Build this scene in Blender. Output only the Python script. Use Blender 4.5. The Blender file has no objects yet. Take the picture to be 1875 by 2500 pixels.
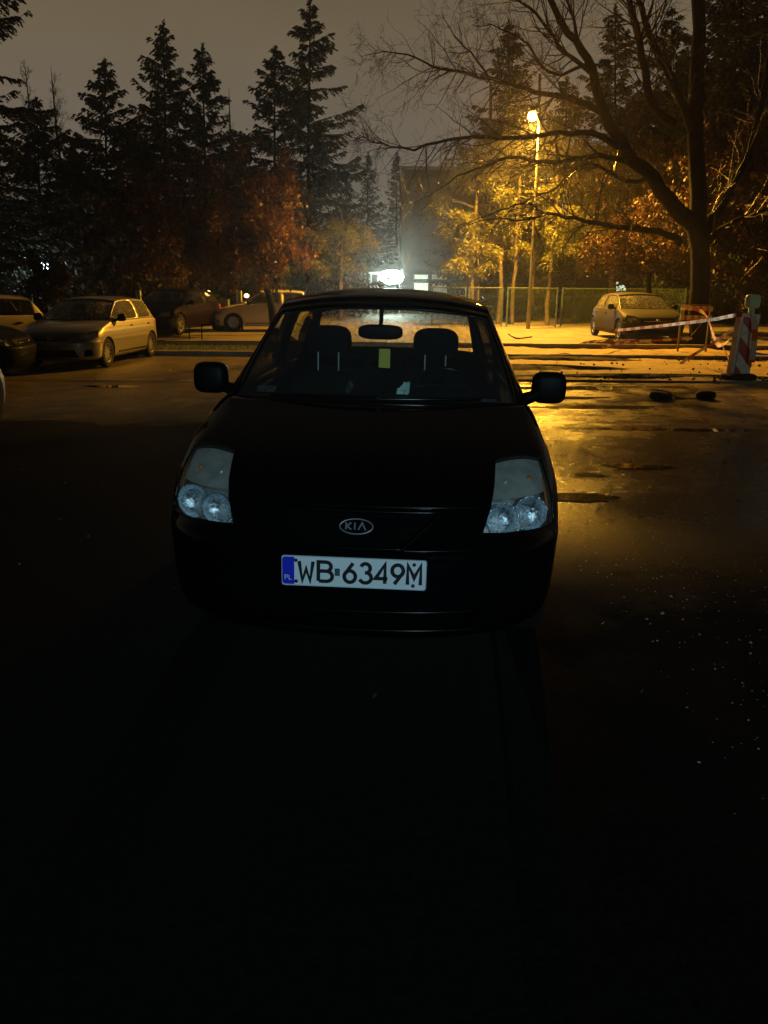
import bpy, bmesh, math, random
import numpy as np
from mathutils import Vector, Matrix
PI = math.pi
R = math.radians
scene = bpy.context.scene
col = scene.collection
scene.view_settings.view_transform = 'Standard'
scene.view_settings.look = 'None'
scene.view_settings.exposure = 0.0
scene.view_settings.gamma = 1.0

# ------------------------------------------------------------------ camera
F = 1878.0
PITCH = math.atan((1250 - 703) / F)
ROLL = R(0.5)
H = 1.62
cd = bpy.data.cameras.new('camera')
cam = bpy.data.objects.new('camera', cd)
col.objects.link(cam)
cd.sensor_fit = 'VERTICAL'
cd.sensor_height = 24.0
cd.lens = F / 2500 * 24
cd.clip_start = 0.05
cd.clip_end = 2000
cam.location = (0, 0, H)
cam.matrix_world = Matrix.Translation((0, 0, H)) @ Matrix.Rotation(PI / 2 - PITCH, 4, 'X') @ Matrix.Rotation(ROLL, 4, 'Z')
scene.camera = cam

def P(px, py, Y):
    """point of the place seen at photograph pixel (px, py), at world distance Y"""
    dx, dy = px - 937.5, py - 1250
    c, s = math.cos(-ROLL), math.sin(-ROLL)
    X_, Y_ = (c * dx - s * dy) / F, (s * dx + c * dy) / F
    d = Vector((X_, math.cos(PITCH) - Y_ * math.sin(PITCH), -math.sin(PITCH) - Y_ * math.cos(PITCH)))
    t = Y / d.y
    return Vector((d.x * t, Y, H + d.z * t))

# ------------------------------------------------------------------ materials
def mat(name, color=(.5, .5, .5), rough=.6, metal=0., spec=.5, coat=0., coat_rough=.05, emis=None, es=0., alpha=1.,
        noise=None, bump=None, trans=0., subs=None, rnoise=None):
    m = bpy.data.materials.new(name)
    m.use_nodes = True
    nt = m.node_tree
    b = nt.nodes['Principled BSDF']
    b.inputs['Base Color'].default_value = (*color, 1)
    b.inputs['Roughness'].default_value = rough
    b.inputs['Metallic'].default_value = metal
    b.inputs['Specular IOR Level'].default_value = spec
    b.inputs['Coat Weight'].default_value = coat
    b.inputs['Coat Roughness'].default_value = coat_rough
    b.inputs['Alpha'].default_value = alpha
    b.inputs['Transmission Weight'].default_value = trans
    if emis:
        b.inputs['Emission Color'].default_value = (*emis, 1)
        b.inputs['Emission Strength'].default_value = es
    tc = nt.nodes.new('ShaderNodeTexCoord')
    def nz(scale, detail=4, rough_=.55, src='Object'):
        n = nt.nodes.new('ShaderNodeTexNoise')
        n.inputs['Scale'].default_value = scale
        n.inputs['Detail'].default_value = detail
        n.inputs['Roughness'].default_value = rough_
        nt.links.new(tc.outputs[src], n.inputs['Vector'])
        return n
    if noise:                                   # (scale, second colour, lo, hi)
        n = nz(noise[0])
        r = nt.nodes.new('ShaderNodeValToRGB')
        r.color_ramp.elements[0].position = noise[2]
        r.color_ramp.elements[1].position = noise[3]
        r.color_ramp.elements[0].color = (*color, 1)
        r.color_ramp.elements[1].color = (*noise[1], 1)
        nt.links.new(n.outputs['Fac'], r.inputs['Fac'])
        nt.links.new(r.outputs['Color'], b.inputs['Base Color'])
    if rnoise:                                  # (scale, lo rough, hi rough)
        n = nz(rnoise[0])
        mr = nt.nodes.new('ShaderNodeMapRange')
        mr.inputs['From Min'].default_value = .35
        mr.inputs['From Max'].default_value = .65
        mr.inputs['To Min'].default_value = rnoise[1]
        mr.inputs['To Max'].default_value = rnoise[2]
        nt.links.new(n.outputs['Fac'], mr.inputs['Value'])
        nt.links.new(mr.outputs['Result'], b.inputs['Roughness'])
    if bump:                                    # (scale, strength, distance)
        n = nz(bump[0], 5, .6)
        bp = nt.nodes.new('ShaderNodeBump')
        bp.inputs['Strength'].default_value = bump[1]
        bp.inputs['Distance'].default_value = bump[2]
        nt.links.new(n.outputs['Fac'], bp.inputs['Height'])
        nt.links.new(bp.outputs['Normal'], b.inputs['Normal'])
    return m

def glass(name, tint, gl=.12, rough=.02, opac=.0, drops=0.):
    """thin pane: clear film with a fresnel reflection and a little dirt"""
    m = bpy.data.materials.new(name)
    m.use_nodes = True
    nt = m.node_tree
    nt.nodes.clear()
    out = nt.nodes.new('ShaderNodeOutputMaterial')
    tr = nt.nodes.new('ShaderNodeBsdfTransparent')
    tr.inputs['Color'].default_value = (*tint, 1)
    gs = nt.nodes.new('ShaderNodeBsdfGlossy')
    gs.inputs['Roughness'].default_value = rough
    gs.inputs['Color'].default_value = (1, 1, 1, 1)
    lf = nt.nodes.new('ShaderNodeLayerWeight')
    lf.inputs['Blend'].default_value = .5
    lp = nt.nodes.new('ShaderNodeMath'); lp.operation = 'POWER'; lp.inputs[1].default_value = 5
    nt.links.new(lf.outputs['Facing'], lp.inputs[0])
    lw = nt.nodes.new('ShaderNodeMath'); lw.operation = 'MULTIPLY_ADD'; lw.inputs[1].default_value = .9; lw.inputs[2].default_value = .045
    nt.links.new(lp.outputs[0], lw.inputs[0])
    mx = nt.nodes.new('ShaderNodeMixShader')
    nt.links.new(lw.outputs[0], mx.inputs[0])
    nt.links.new(tr.outputs[0], mx.inputs[1])
    nt.links.new(gs.outputs[0], mx.inputs[2])
    df = nt.nodes.new('ShaderNodeBsdfDiffuse')
    df.inputs['Color'].default_value = (.6, .6, .58, 1)
    tl = nt.nodes.new('ShaderNodeBsdfTranslucent')
    tl.inputs['Color'].default_value = (.8, .8, .78, 1)
    ad = nt.nodes.new('ShaderNodeMixShader')
    nt.links.new(df.outputs[0], ad.inputs[1])
    nt.links.new(tl.outputs[0], ad.inputs[2])
    mx2 = nt.nodes.new('ShaderNodeMixShader')
    mx2.inputs[0].default_value = opac
    nt.links.new(mx.outputs[0], mx2.inputs[1])
    nt.links.new(ad.outputs[0], mx2.inputs[2])
    if drops:
        tc = nt.nodes.new('ShaderNodeTexCoord')
        n = nt.nodes.new('ShaderNodeTexNoise')
        n.inputs['Scale'].default_value = 28
        n.inputs['Detail'].default_value = 6
        nt.links.new(tc.outputs['Object'], n.inputs['Vector'])
        mr = nt.nodes.new('ShaderNodeMapRange')
        mr.inputs['From Min'].default_value = .42
        mr.inputs['From Max'].default_value = .72
        mr.inputs['To Min'].default_value = opac
        mr.inputs['To Max'].default_value = drops
        nt.links.new(n.outputs['Fac'], mr.inputs['Value'])
        nt.links.new(mr.outputs['Result'], mx2.inputs[0])
    nt.links.new(mx2.outputs[0], out.inputs['Surface'])
    return m

def leafmat(name, c1, c2, scale=1.5, rough=.55, tl=.35):
    m = bpy.data.materials.new(name)
    m.use_nodes = True
    nt = m.node_tree
    b = nt.nodes['Principled BSDF']
    b.inputs['Roughness'].default_value = rough
    tc = nt.nodes.new('ShaderNodeTexCoord')
    n = nt.nodes.new('ShaderNodeTexNoise')
    n.inputs['Scale'].default_value = scale
    n.inputs['Detail'].default_value = 8
    n.inputs['Roughness'].default_value = .8
    nt.links.new(tc.outputs['Object'], n.inputs['Vector'])
    r = nt.nodes.new('ShaderNodeValToRGB')
    r.color_ramp.elements[0].position = .38
    r.color_ramp.elements[1].position = .62
    r.color_ramp.elements[0].color = (*c1, 1)
    r.color_ramp.elements[1].color = (*c2, 1)
    nt.links.new(n.outputs['Fac'], r.inputs['Fac'])
    nt.links.new(r.outputs['Color'], b.inputs['Base Color'])
    t = nt.nodes.new('ShaderNodeBsdfTranslucent')
    nt.links.new(r.outputs['Color'], t.inputs['Color'])
    mx = nt.nodes.new('ShaderNodeMixShader')
    mx.inputs[0].default_value = tl
    nt.links.new(b.outputs[0], mx.inputs[1])
    nt.links.new(t.outputs[0], mx.inputs[2])
    nt.links.new(mx.outputs[0], nt.nodes['Material Output'].inputs['Surface'])
    return m

M = {}
M['black_paint'] = mat('black_paint', (.002, .002, .0025), .3, spec=.0, coat=.5, coat_rough=.03, bump=(3., .03, .01))
M['silver_paint'] = mat('silver_paint', (.26, .23, .17), .38, .45, coat=.7, coat_rough=.08)
M['lit_silver_paint'] = mat('lit_silver_paint', (.50, .44, .34), .42, .3, coat=.7, coat_rough=.08)  # silver car's paint, with the strong warm light on it put into the colour
M['grey_paint'] = mat('grey_paint', (.34, .32, .28), .42, .4, coat=1., coat_rough=.08)
M['bronze_paint'] = mat('bronze_paint', (.034, .029, .018), .62, .0, spec=.15, coat=.0)
M['white_paint'] = mat('white_paint', (.66, .65, .62), .4, 0., coat=1., coat_rough=.08)
M['red_paint'] = mat('red_paint', (.006, .002, .0025),   .5, .0, spec=.05, coat=.3, coat_rough=.05)
M['dark_paint'] = mat('dark_paint', (.003, .003, .003), .5, 0., spec=.05, coat=.05, coat_rough=.1)
M['plastic'] = mat('black_plastic', (.0012, .0012, .0012), .7, spec=.05, bump=(60, .2, .002))
M['trim'] = mat('gloss_trim', (.003, .003, .003), .22, spec=.18)
M['rubber'] = mat('tyre_rubber', (.006, .006, .006), .8, spec=.2, bump=(80, .3, .003))
M['chrome'] = mat('chrome', (.75, .76, .78), .12, 1.)
M['satin'] = mat('satin_chrome', (.55, .56, .58), .3, 1., rnoise=(30, .15, .4))
M['badge_metal'] = mat('badge_metal', (.24, .25, .27), .34, .5)
M['rim'] = mat('alloy_rim', (.34, .33, .31), .35, .6)
M['reflector'] = mat('lamp_reflector', (.70, .76, .80), .3, .85, bump=(60, .8, .012), rnoise=(50, .18, .5))
M['bowl'] = mat('bowl_reflector', (.70, .80, .86), .2, 1., bump=(75, .55, .008), rnoise=(60, .10, .38))
M['post_metal'] = mat('post_metal', (.7, .72, .74), .35, .5)
M['housing'] = mat('lamp_housing', (.34, .35, .32), .45, .3, noise=(14, (.48, .49, .44), .4, .6))
M['amber'] = mat('amber_reflector', (.55, .20, .03), .3, .3)
M['bulb'] = mat('bulb_glass', (.8, .8, .78), .08, .6)
M['plate_white'] = mat('plate_white', (.72, .80, .84), .5, bump=(90, .15, .001))
M['plate_blue'] = mat('plate_blue', (.01, .02, .62), .45)
M['plate_black'] = mat('plate_black', (.006, .006, .008), .5)
M['plate_edge'] = mat('plate_edge', (.5, .55, .6), .4)
M['plate_dull'] = mat('plate_dull', (.13, .13, .12), .5)
M['holo'] = mat('plate_hologram', (.05, .12, .18), .4, .3)
M['bolt'] = mat('bolt_cap', (.008, .008, .01), .4)
M['fabric'] = mat('seat_fabric', (.004, .004, .004), .95, spec=.1, bump=(180, .4, .003))
M['mirror_back'] = mat('mirror_back', (.0015, .0015, .0015), .5, spec=.1)
M['yellow'] = mat('yellow_card', (.62, .55, .05), .5)
M['paper'] = mat('pale_paper', (.55, .75, .70), .6, bump=(120, .6, .004))
M['label'] = mat('window_label', (.09, .09, .085), .6, noise=(60, (.03, .03, .03), .45, .55))
M['glass'] = glass('car_glass', (.82, .84, .82), opac=.042)
M['glass_dark'] = glass('tinted_glass', (.42, .42, .38), opac=.03)
M['glass_kia_side'] = glass('black_car_side_glass', (.05, .05, .05), opac=.02)
M['glass_dewy'] = glass('dewy_glass', (.62, .64, .58), opac=.12, drops=.55)
M['glass_rear'] = glass('rear_glass_with_drops', (.80, .82, .80), opac=.06, drops=.45)
M['lens'] = glass('headlight_lens', (.90, .92, .92), opac=.045)
M['bark'] = mat('bark', (.013, .010, .007), .9, spec=.1, noise=(6, (.007, .005, .004), .4, .6), bump=(22, .8, .03))
M['bark_grey'] = mat('bark_grey', (.085, .065, .045), .8, noise=(5, (.03, .025, .02), .4, .6), bump=(22, .6, .02))
M['twig'] = mat('wet_twig', (.030, .021, .014), .5)
M['needles'] = leafmat('spruce_needles', (.012, .020, .009), (.035, .050, .018), 1.2, tl=.1)
M['pine'] = leafmat('pine_needles', (.05, .06, .012), (.17, .16, .022), .8, tl=.25)
M['pine_shaded'] = leafmat('shaded_pine_needles', (.018, .020, .008), (.05, .048, .014), .8, tl=.2)  # darker pine needles: weaker light farther back is put into the colour
M['oak'] = leafmat('oak_leaves', (.045, .024, .011), (.24, .105, .024), 1.1)
M['redleaf'] = leafmat('red_oak_leaves', (.026, .011, .006), (.085, .033, .014), 1.1)
M['brush'] = leafmat('undergrowth', (.012, .014, .006), (.05, .035, .012), .7, tl=.1)
M['lamp_pole'] = mat('lamp_pole_steel', (.20, .19, .17), .6, .1, noise=(3, (.14, .13, .11), .4, .6))
M['green_metal'] = mat('green_fence_metal', (.045, .075, .035), .6, .0)
M['wall'] = mat('plaster_wall', (.09, .075, .055), .85, noise=(.6, (.038, .032, .025), .3, .7), bump=(8, .3, .02))
M['wall_pale'] = mat('pale_wall', (.15, .16, .14), .85, noise=(.7, (.10, .11, .095), .3, .7))
M['frame_white'] = mat('white_frame', (.7, .72, .7), .5)
M['concrete'] = mat('kerb_concrete', (.26, .23, .19), .75, noise=(4, (.15, .13, .1), .35, .65), bump=(30, .5, .01))
M['board_white'] = mat('board_white', (.55, .60, .56), .45, noise=(9, (.34, .36, .33), .5, .72))
M['board_red'] = mat('board_red', (.36, .02, .02), .45, noise=(8, (.22, .015, .015), .45, .7))
M['board_orange'] = mat('board_orange', (.60, .13, .02), .5)
M['beacon'] = mat('beacon_plastic', (.42, .60, .36), .35, bump=(40, .4, .006))
M['tape_white'] = mat('tape_white', (.62, .58, .54), .45)
M['tape_red'] = mat('tape_red', (.34, .045, .03), .45)
M['reflective'] = mat('reflective_sleeve', (.6, .66, .66), .4)
M['grey_metal'] = mat('grey_metal', (.13, .14, .12), .5, .3)

# world
w = bpy.data.worlds.new('World')
scene.world = w
w.use_nodes = True
nt = w.node_tree
bg = nt.nodes['Background']
tc = nt.nodes.new('ShaderNodeTexCoord')
sp = nt.nodes.new('ShaderNodeSeparateXYZ')
nt.links.new(tc.outputs['Generated'], sp.inputs[0])
rp = nt.nodes.new('ShaderNodeValToRGB')
els = rp.color_ramp.elements
els[0].position = 0.0
els[0].color = (.118, .100, .082, 1)
els[1].position = 1.0
els[1].color = (.006, .005, .005, 1)
for p_, c_ in ((.12, (.135, .113, .090)), (.27, (.112, .086, .052)), (.36, (.070, .055, .034)), (.50, (.016, .013, .010))):
    e = els.new(p_)
    e.color = (*c_, 1)
nt.links.new(sp.outputs['Z'], rp.inputs['Fac'])
nz_ = nt.nodes.new('ShaderNodeTexNoise')
nz_.inputs['Scale'].default_value = 2.2
nz_.inputs['Detail'].default_value = 3
nt.links.new(tc.outputs['Generated'], nz_.inputs['Vector'])
m1 = nt.nodes.new('ShaderNodeMapRange')
m1.inputs['From Min'].default_value = .3
m1.inputs['From Max'].default_value = .7
m1.inputs['To Min'].default_value = .86
m1.inputs['To Max'].default_value = 1.12
nt.links.new(nz_.outputs['Fac'], m1.inputs['Value'])
# the overcast glows over the town ahead, and is dark behind
m2 = nt.nodes.new('ShaderNodeMapRange')
m2.inputs['From Min'].default_value = -.3
m2.inputs['From Max'].default_value = .6
m2.inputs['To Min'].default_value = .06
m2.inputs['To Max'].default_value = 1.0
nt.links.new(sp.outputs['Y'], m2.inputs['Value'])
mm = nt.nodes.new('ShaderNodeMath')
mm.operation = 'MULTIPLY'
nt.links.new(m1.outputs[0], mm.inputs[0])
nt.links.new(m2.outputs[0], mm.inputs[1])
SKY = nt.nodes.new('ShaderNodeMath')
SKY.operation = 'MULTIPLY'
SKY.inputs[1].default_value = 1.55
nt.links.new(mm.outputs[0], SKY.inputs[0])
nt.links.new(rp.outputs['Color'], bg.inputs['Color'])
nt.links.new(SKY.outputs[0], bg.inputs['Strength'])

# ------------------------------------------------------------------ object helpers
def tag(o, label=None, cat=None, group=None, kind=None):
    if label: o['label'] = label
    if cat: o['category'] = cat
    if group: o['group'] = group
    if kind: o['kind'] = kind
    return o

def empty(name, loc, rz, label, cat, group=None):
    o = bpy.data.objects.new(name, None)
    o.empty_display_size = .2
    col.objects.link(o)
    o.location = loc
    o.rotation_euler = (0, 0, rz)
    return tag(o, label, cat, group)

class MB:
    def __init__(s):
        s.v = []; s.f = []; s.mi = []
    def add(s, vs, fs, mi=0):
        k = len(s.v)
        s.v += [tuple(p) for p in vs]
        s.f += [tuple(i + k for i in f) for f in fs]
        s.mi += [mi] * len(fs)
        return s
    def box(s, c, d, rot=None, mi=0, taper=1.):
        vs = []
        for z in (-1, 1):
            t = taper if z > 0 else 1.
            for x, y in ((-1, -1), (1, -1), (1, 1), (-1, 1)):
                p = Vector((x * d[0] / 2 * t, y * d[1] / 2 * t, z * d[2] / 2))
                if rot is not None: p = rot @ p
                vs.append(p + Vector(c))
        s.add(vs, [(3, 2, 1, 0), (4, 5, 6, 7), (0, 1, 5, 4), (1, 2, 6, 5), (2, 3, 7, 6), (3, 0, 4, 7)], mi)
        return s
    def tube(s, pts, rad, n=8, mi=0, cap=True):
        pts = [Vector(p) for p in pts]
        if not hasattr(rad, '__len__'): rad = [rad] * len(pts)
        vs = []; fs = []
        ref = None
        for i, p in enumerate(pts):
            a = pts[max(0, i - 1)]; b = pts[min(len(pts) - 1, i + 1)]
            t = (b - a)
            if t.length < 1e-9: t = Vector((0, 0, 1))
            t.normalize()
            if ref is None:
                ref = t.orthogonal().normalized()
            ref = (ref - t * ref.dot(t))
            if ref.length < 1e-6: ref = t.orthogonal()
            ref.normalize()
            bi = t.cross(ref)
            for k in range(n):
                an = 2 * PI * k / n
                vs.append(p + (ref * math.cos(an) + bi * math.sin(an)) * rad[i])
        for i in range(len(pts) - 1):
            for k in range(n):
                k2 = (k + 1) % n
                fs.append((i * n + k, i * n + k2, (i + 1) * n + k2, (i + 1) * n + k))
        if cap:
            fs.append(tuple(range(n - 1, -1, -1)))
            fs.append(tuple((len(pts) - 1) * n + k for k in range(n)))
        s.add(vs, fs, mi)
        return s
    def lathe(s, prof, n=24, M_=None, mi=0):
        """profile of (radius, height) about z; M_ maps it into place"""
        vs = []; fs = []
        for r, z in prof:
            for k in range(n):
                an = 2 * PI * k / n
                p = Vector((r * math.cos(an), r * math.sin(an), z))
                vs.append(M_ @ p if M_ is not None else p)
        for i in range(len(prof) - 1):
            for k in range(n):
                k2 = (k + 1) % n
                fs.append((i * n + k, i * n + k2, (i + 1) * n + k2, (i + 1) * n + k))
        s.add(vs, fs, mi)
        return s
    def ellip(s, c, d, n=2.0, nu=16, nv=10, rot=None, mi=0):
        """superellipsoid, d = full size, n = squareness"""
        def sg(v, e): return math.copysign(abs(v) ** e, v)
        e = 2. / n
        vs = []; fs = []
        for j in range(nv + 1):
            ph = -PI / 2 + PI * j / nv
            for i in range(nu):
                th = 2 * PI * i / nu
                p = Vector((d[0] / 2 * sg(math.cos(ph), e) * sg(math.cos(th), e),
                            d[1] / 2 * sg(math.cos(ph), e) * sg(math.sin(th), e),
                            d[2] / 2 * sg(math.sin(ph), e)))
                if rot is not None: p = rot @ p
                vs.append(p + Vector(c))
        for j in range(nv):
            for i in range(nu):
                i2 = (i + 1) % nu
                fs.append((j * nu + i, j * nu + i2, (j + 1) * nu + i2, (j + 1) * nu + i))
        s.add(vs, fs, mi)
        return s
    def grid(s, rows, mi=0, flip=False):
        n = len(rows[0]); vs = [p for r in rows for p in r]; fs = []
        for j in range(len(rows) - 1):
            for i in range(n - 1):
                f = (j * n + i, j * n + i + 1, (j + 1) * n + i + 1, (j + 1) * n + i)
                fs.append(f[::-1] if flip else f)
        s.add(vs, fs, mi)
        return s
    def build(s, name, mats, parent=None, smooth=None, label=None, local=False):
        me = bpy.data.meshes.new(name)
        me.from_pydata([tuple(p) for p in s.v], [], s.f)
        if not isinstance(mats, (list, tuple)): mats = [mats]
        for m in mats: me.materials.append(m)
        if len(mats) > 1: me.polygons.foreach_set('material_index', s.mi)
        me.update()
        if smooth is not None:
            me.shade_smooth()
            me.set_sharp_from_angle(angle=R(smooth))
        o = bpy.data.objects.new(name, me)
        col.objects.link(o)
        if parent is not None: o.parent = parent
        if label: o['label'] = label
        return o

def fixn(o):
    bm = bmesh.new(); bm.from_mesh(o.data)
    bmesh.ops.remove_doubles(bm, verts=bm.verts, dist=1e-5)
    bmesh.ops.recalc_face_normals(bm, faces=bm.faces)
    bm.to_mesh(o.data); bm.free()

def cut(o, cutters, smooth=40):
    """subtract closed meshes from o, baked into its mesh"""
    tmp = []
    for c in cutters:
        c.parent = None
        fixn(c)
        md = o.modifiers.new('b', 'BOOLEAN'); md.operation = 'DIFFERENCE'; md.solver = 'EXACT'; md.object = c
        tmp.append(c)
    par = o.parent
    o.parent = None
    bpy.context.view_layer.update()
    dg = bpy.context.evaluated_depsgraph_get()
    me = bpy.data.meshes.new_from_object(o.evaluated_get(dg))
    o.modifiers.clear()
    nm = o.data.name
    o.data = me
    me.name = nm
    o.parent = par
    me.shade_smooth(); me.set_sharp_from_angle(angle=R(smooth))
    for c in tmp: bpy.data.objects.remove(c, do_unlink=True)

def catmull(tab, ts):
    tab = [np.array(t, float) for t in tab]
    out = []
    n = len(tab)
    for t in ts:
        i = min(int(t), n - 2); f = t - i
        p0 = tab[max(i - 1, 0)]; p1 = tab[i]; p2 = tab[i + 1]; p3 = tab[min(i + 2, n - 1)]
        out.append(.5 * ((2 * p1) + (-p0 + p2) * f + (2 * p0 - 5 * p1 + 4 * p2 - p3) * f * f + (-p0 + 3 * p1 - 3 * p2 + p3) * f ** 3))
    return out

# ------------------------------------------------------------------ glyphs as ribbons
def arc(cx, cy, rx, ry, a0, a1, n=14):
    return [(cx + rx * math.cos(R(a0 + (a1 - a0) * k / n)), cy + ry * math.sin(R(a0 + (a1 - a0) * k / n))) for k in range(n + 1)]
GL = {
    'W': [[(0, 1), (.22, 0), (.5, .62), (.78, 0), (1, 1)]],
    'B': [[(0, 0), (0, 1), (.55, 1)] + arc(.55, .765, .36, .235, 90, -90)[1:] + [(0.04, .53)],
          [(.0, .53), (.58, .53)] + arc(.58, .265, .42, .265, 90, -90)[1:] + [(0.04, 0)]],
    '6': [arc(.5, .3, .5, .3, 0, 360, 26), [(.06, .42), (.78, 1)]],
    '9': [arc(.5, .7, .5, .3, 0, 360, 26), [(.94, .58), (.22, 0)]],
    '3': [arc(.47, .76, .42, .24, 160, -80) , arc(.47, .27, .53, .27, 95, -160)],
    '4': [[(.78, 0), (.78, 1), (0, .26), (1, .26)]],
    'M': [[(0, 0), (0, 1), (.5, .35), (1, 1), (1, 0)]],
    'P': [[(0, 0), (0, 1), (.55, 1)] + arc(.55, .74, .42, .26, 90, -90)[1:] + [(.04, .48)]],
    'L': [[(0, 1), (0, 0), (.9, 0)]],
    'K': [[(0, 0), (0, 1)], [(.9, 1), (.12, .48), (1, 0)]],
    'I': [[(.5, 0), (.5, 1)]],
    'A': [[(0, 0), (.5, 1), (1, 0)]],
}
def glyph(mb, ch, x, z, wd, ht, st, y, dep=.0012, mi=0):
    """ribbon strokes standing proud of the plane y (towards -y)"""
    for si, stroke in enumerate(GL[ch]):
        pts = [Vector((x + a * wd, z + b * ht)) for a, b in stroke]
        closed = (pts[0] - pts[-1]).length < 1e-5
        if closed: pts = pts[:-1]
        n = len(pts); L_, R_ = [], []
        for i in range(n):
            if closed: a, b, c = pts[i - 1], pts[i], pts[(i + 1) % n]
            else: a, b, c = pts[max(0, i - 1)], pts[i], pts[min(n - 1, i + 1)]
            d1 = (b - a).normalized() if (b - a).length > 1e-9 else (c - b).normalized()
            d2 = (c - b).normalized() if (c - b).length > 1e-9 else d1
            n1 = Vector((-d1.y, d1.x)); n2 = Vector((-d2.y, d2.x))
            m_ = (n1 + n2)
            if m_.length < 1e-6: m_ = n1
            m_.normalize()
            k = st / 2 / max(.42, m_.dot(n1))
            L_.append(b + m_ * k); R_.append(b - m_ * k)
        yy = y - dep - si * .0003
        vs = []
        for l, r in zip(L_, R_):
            vs += [(l.x, yy, l.y), (r.x, yy, r.y), (l.x, y + .0004, l.y), (r.x, y + .0004, r.y)]
        fs = []
        rng = range(n) if closed else range(n - 1)
        for i in rng:
            a, b = 4 * i, 4 * ((i + 1) % n)
            fs += [(a, b, b + 1, a + 1), (a + 2, b + 2, b, a), (a + 1, b + 1, b + 3, a + 3)]
        if not closed:
            fs += [(0, 1, 3, 2), (4 * (n - 1), 4 * (n - 1) + 2, 4 * (n - 1) + 3, 4 * (n - 1) + 1)]
        mb.add(vs, fs, mi)

# ------------------------------------------------------------------ cars
LOW = [  # z, half width, nose y, front rounding, tail inset, rear rounding
    (.19, .700, .110, .44, .10, .40), (.24, .760, .035, .48, .03, .42), (.32, .780, .005, .50, .005, .42), (.40, .787, -.004, .50, .0, .42),
    (.50, .792, -.008, .50, .0, .42), (.565, .796, -.002, .50, .01, .42), (.60, .797, .030, .50, .03, .40), (.66, .795, .065, .48, .04, .38),
    (.72, .788, .100, .46, .05, .36), (.77, .780, .165, .42, .06, .34), (.81, .770, .245, .38, .06, .32), (.85, .762, .345, .34, .065, .30),
    (.89, .752, .500, .30, .07, .28), (.925, .743, .660, .26, .07, .26), (.955, .732, .810, .20, .075, .26), (.975, .712, .900, .16, .09, .26)]
TOP = [  # yc, zc, ye, ze, hw
    (.885, .975, 1.02, .960, .688), (.91, .992, 1.045, .978, .682), (1.10, 1.125, 1.22, 1.10, .650), (1.33, 1.275, 1.43, 1.235, .606),
    (1.53, 1.385, 1.60, 1.338, .570), (1.66, 1.440, 1.70, 1.385, .556), (1.9, 1.468, 1.9, 1.408, .560), (2.3, 1.482, 2.3, 1.418, .565),
    (2.8, 1.468, 2.8, 1.405, .555), (3.12, 1.432, 3.10, 1.37, .540), (3.20, 1.375, 3.17, 1.31, .560), (3.34, 1.16, 3.28, 1.13, .605), (3.42, .975, 3.36, .960, .645)]
NEXP = 2.5

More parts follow.
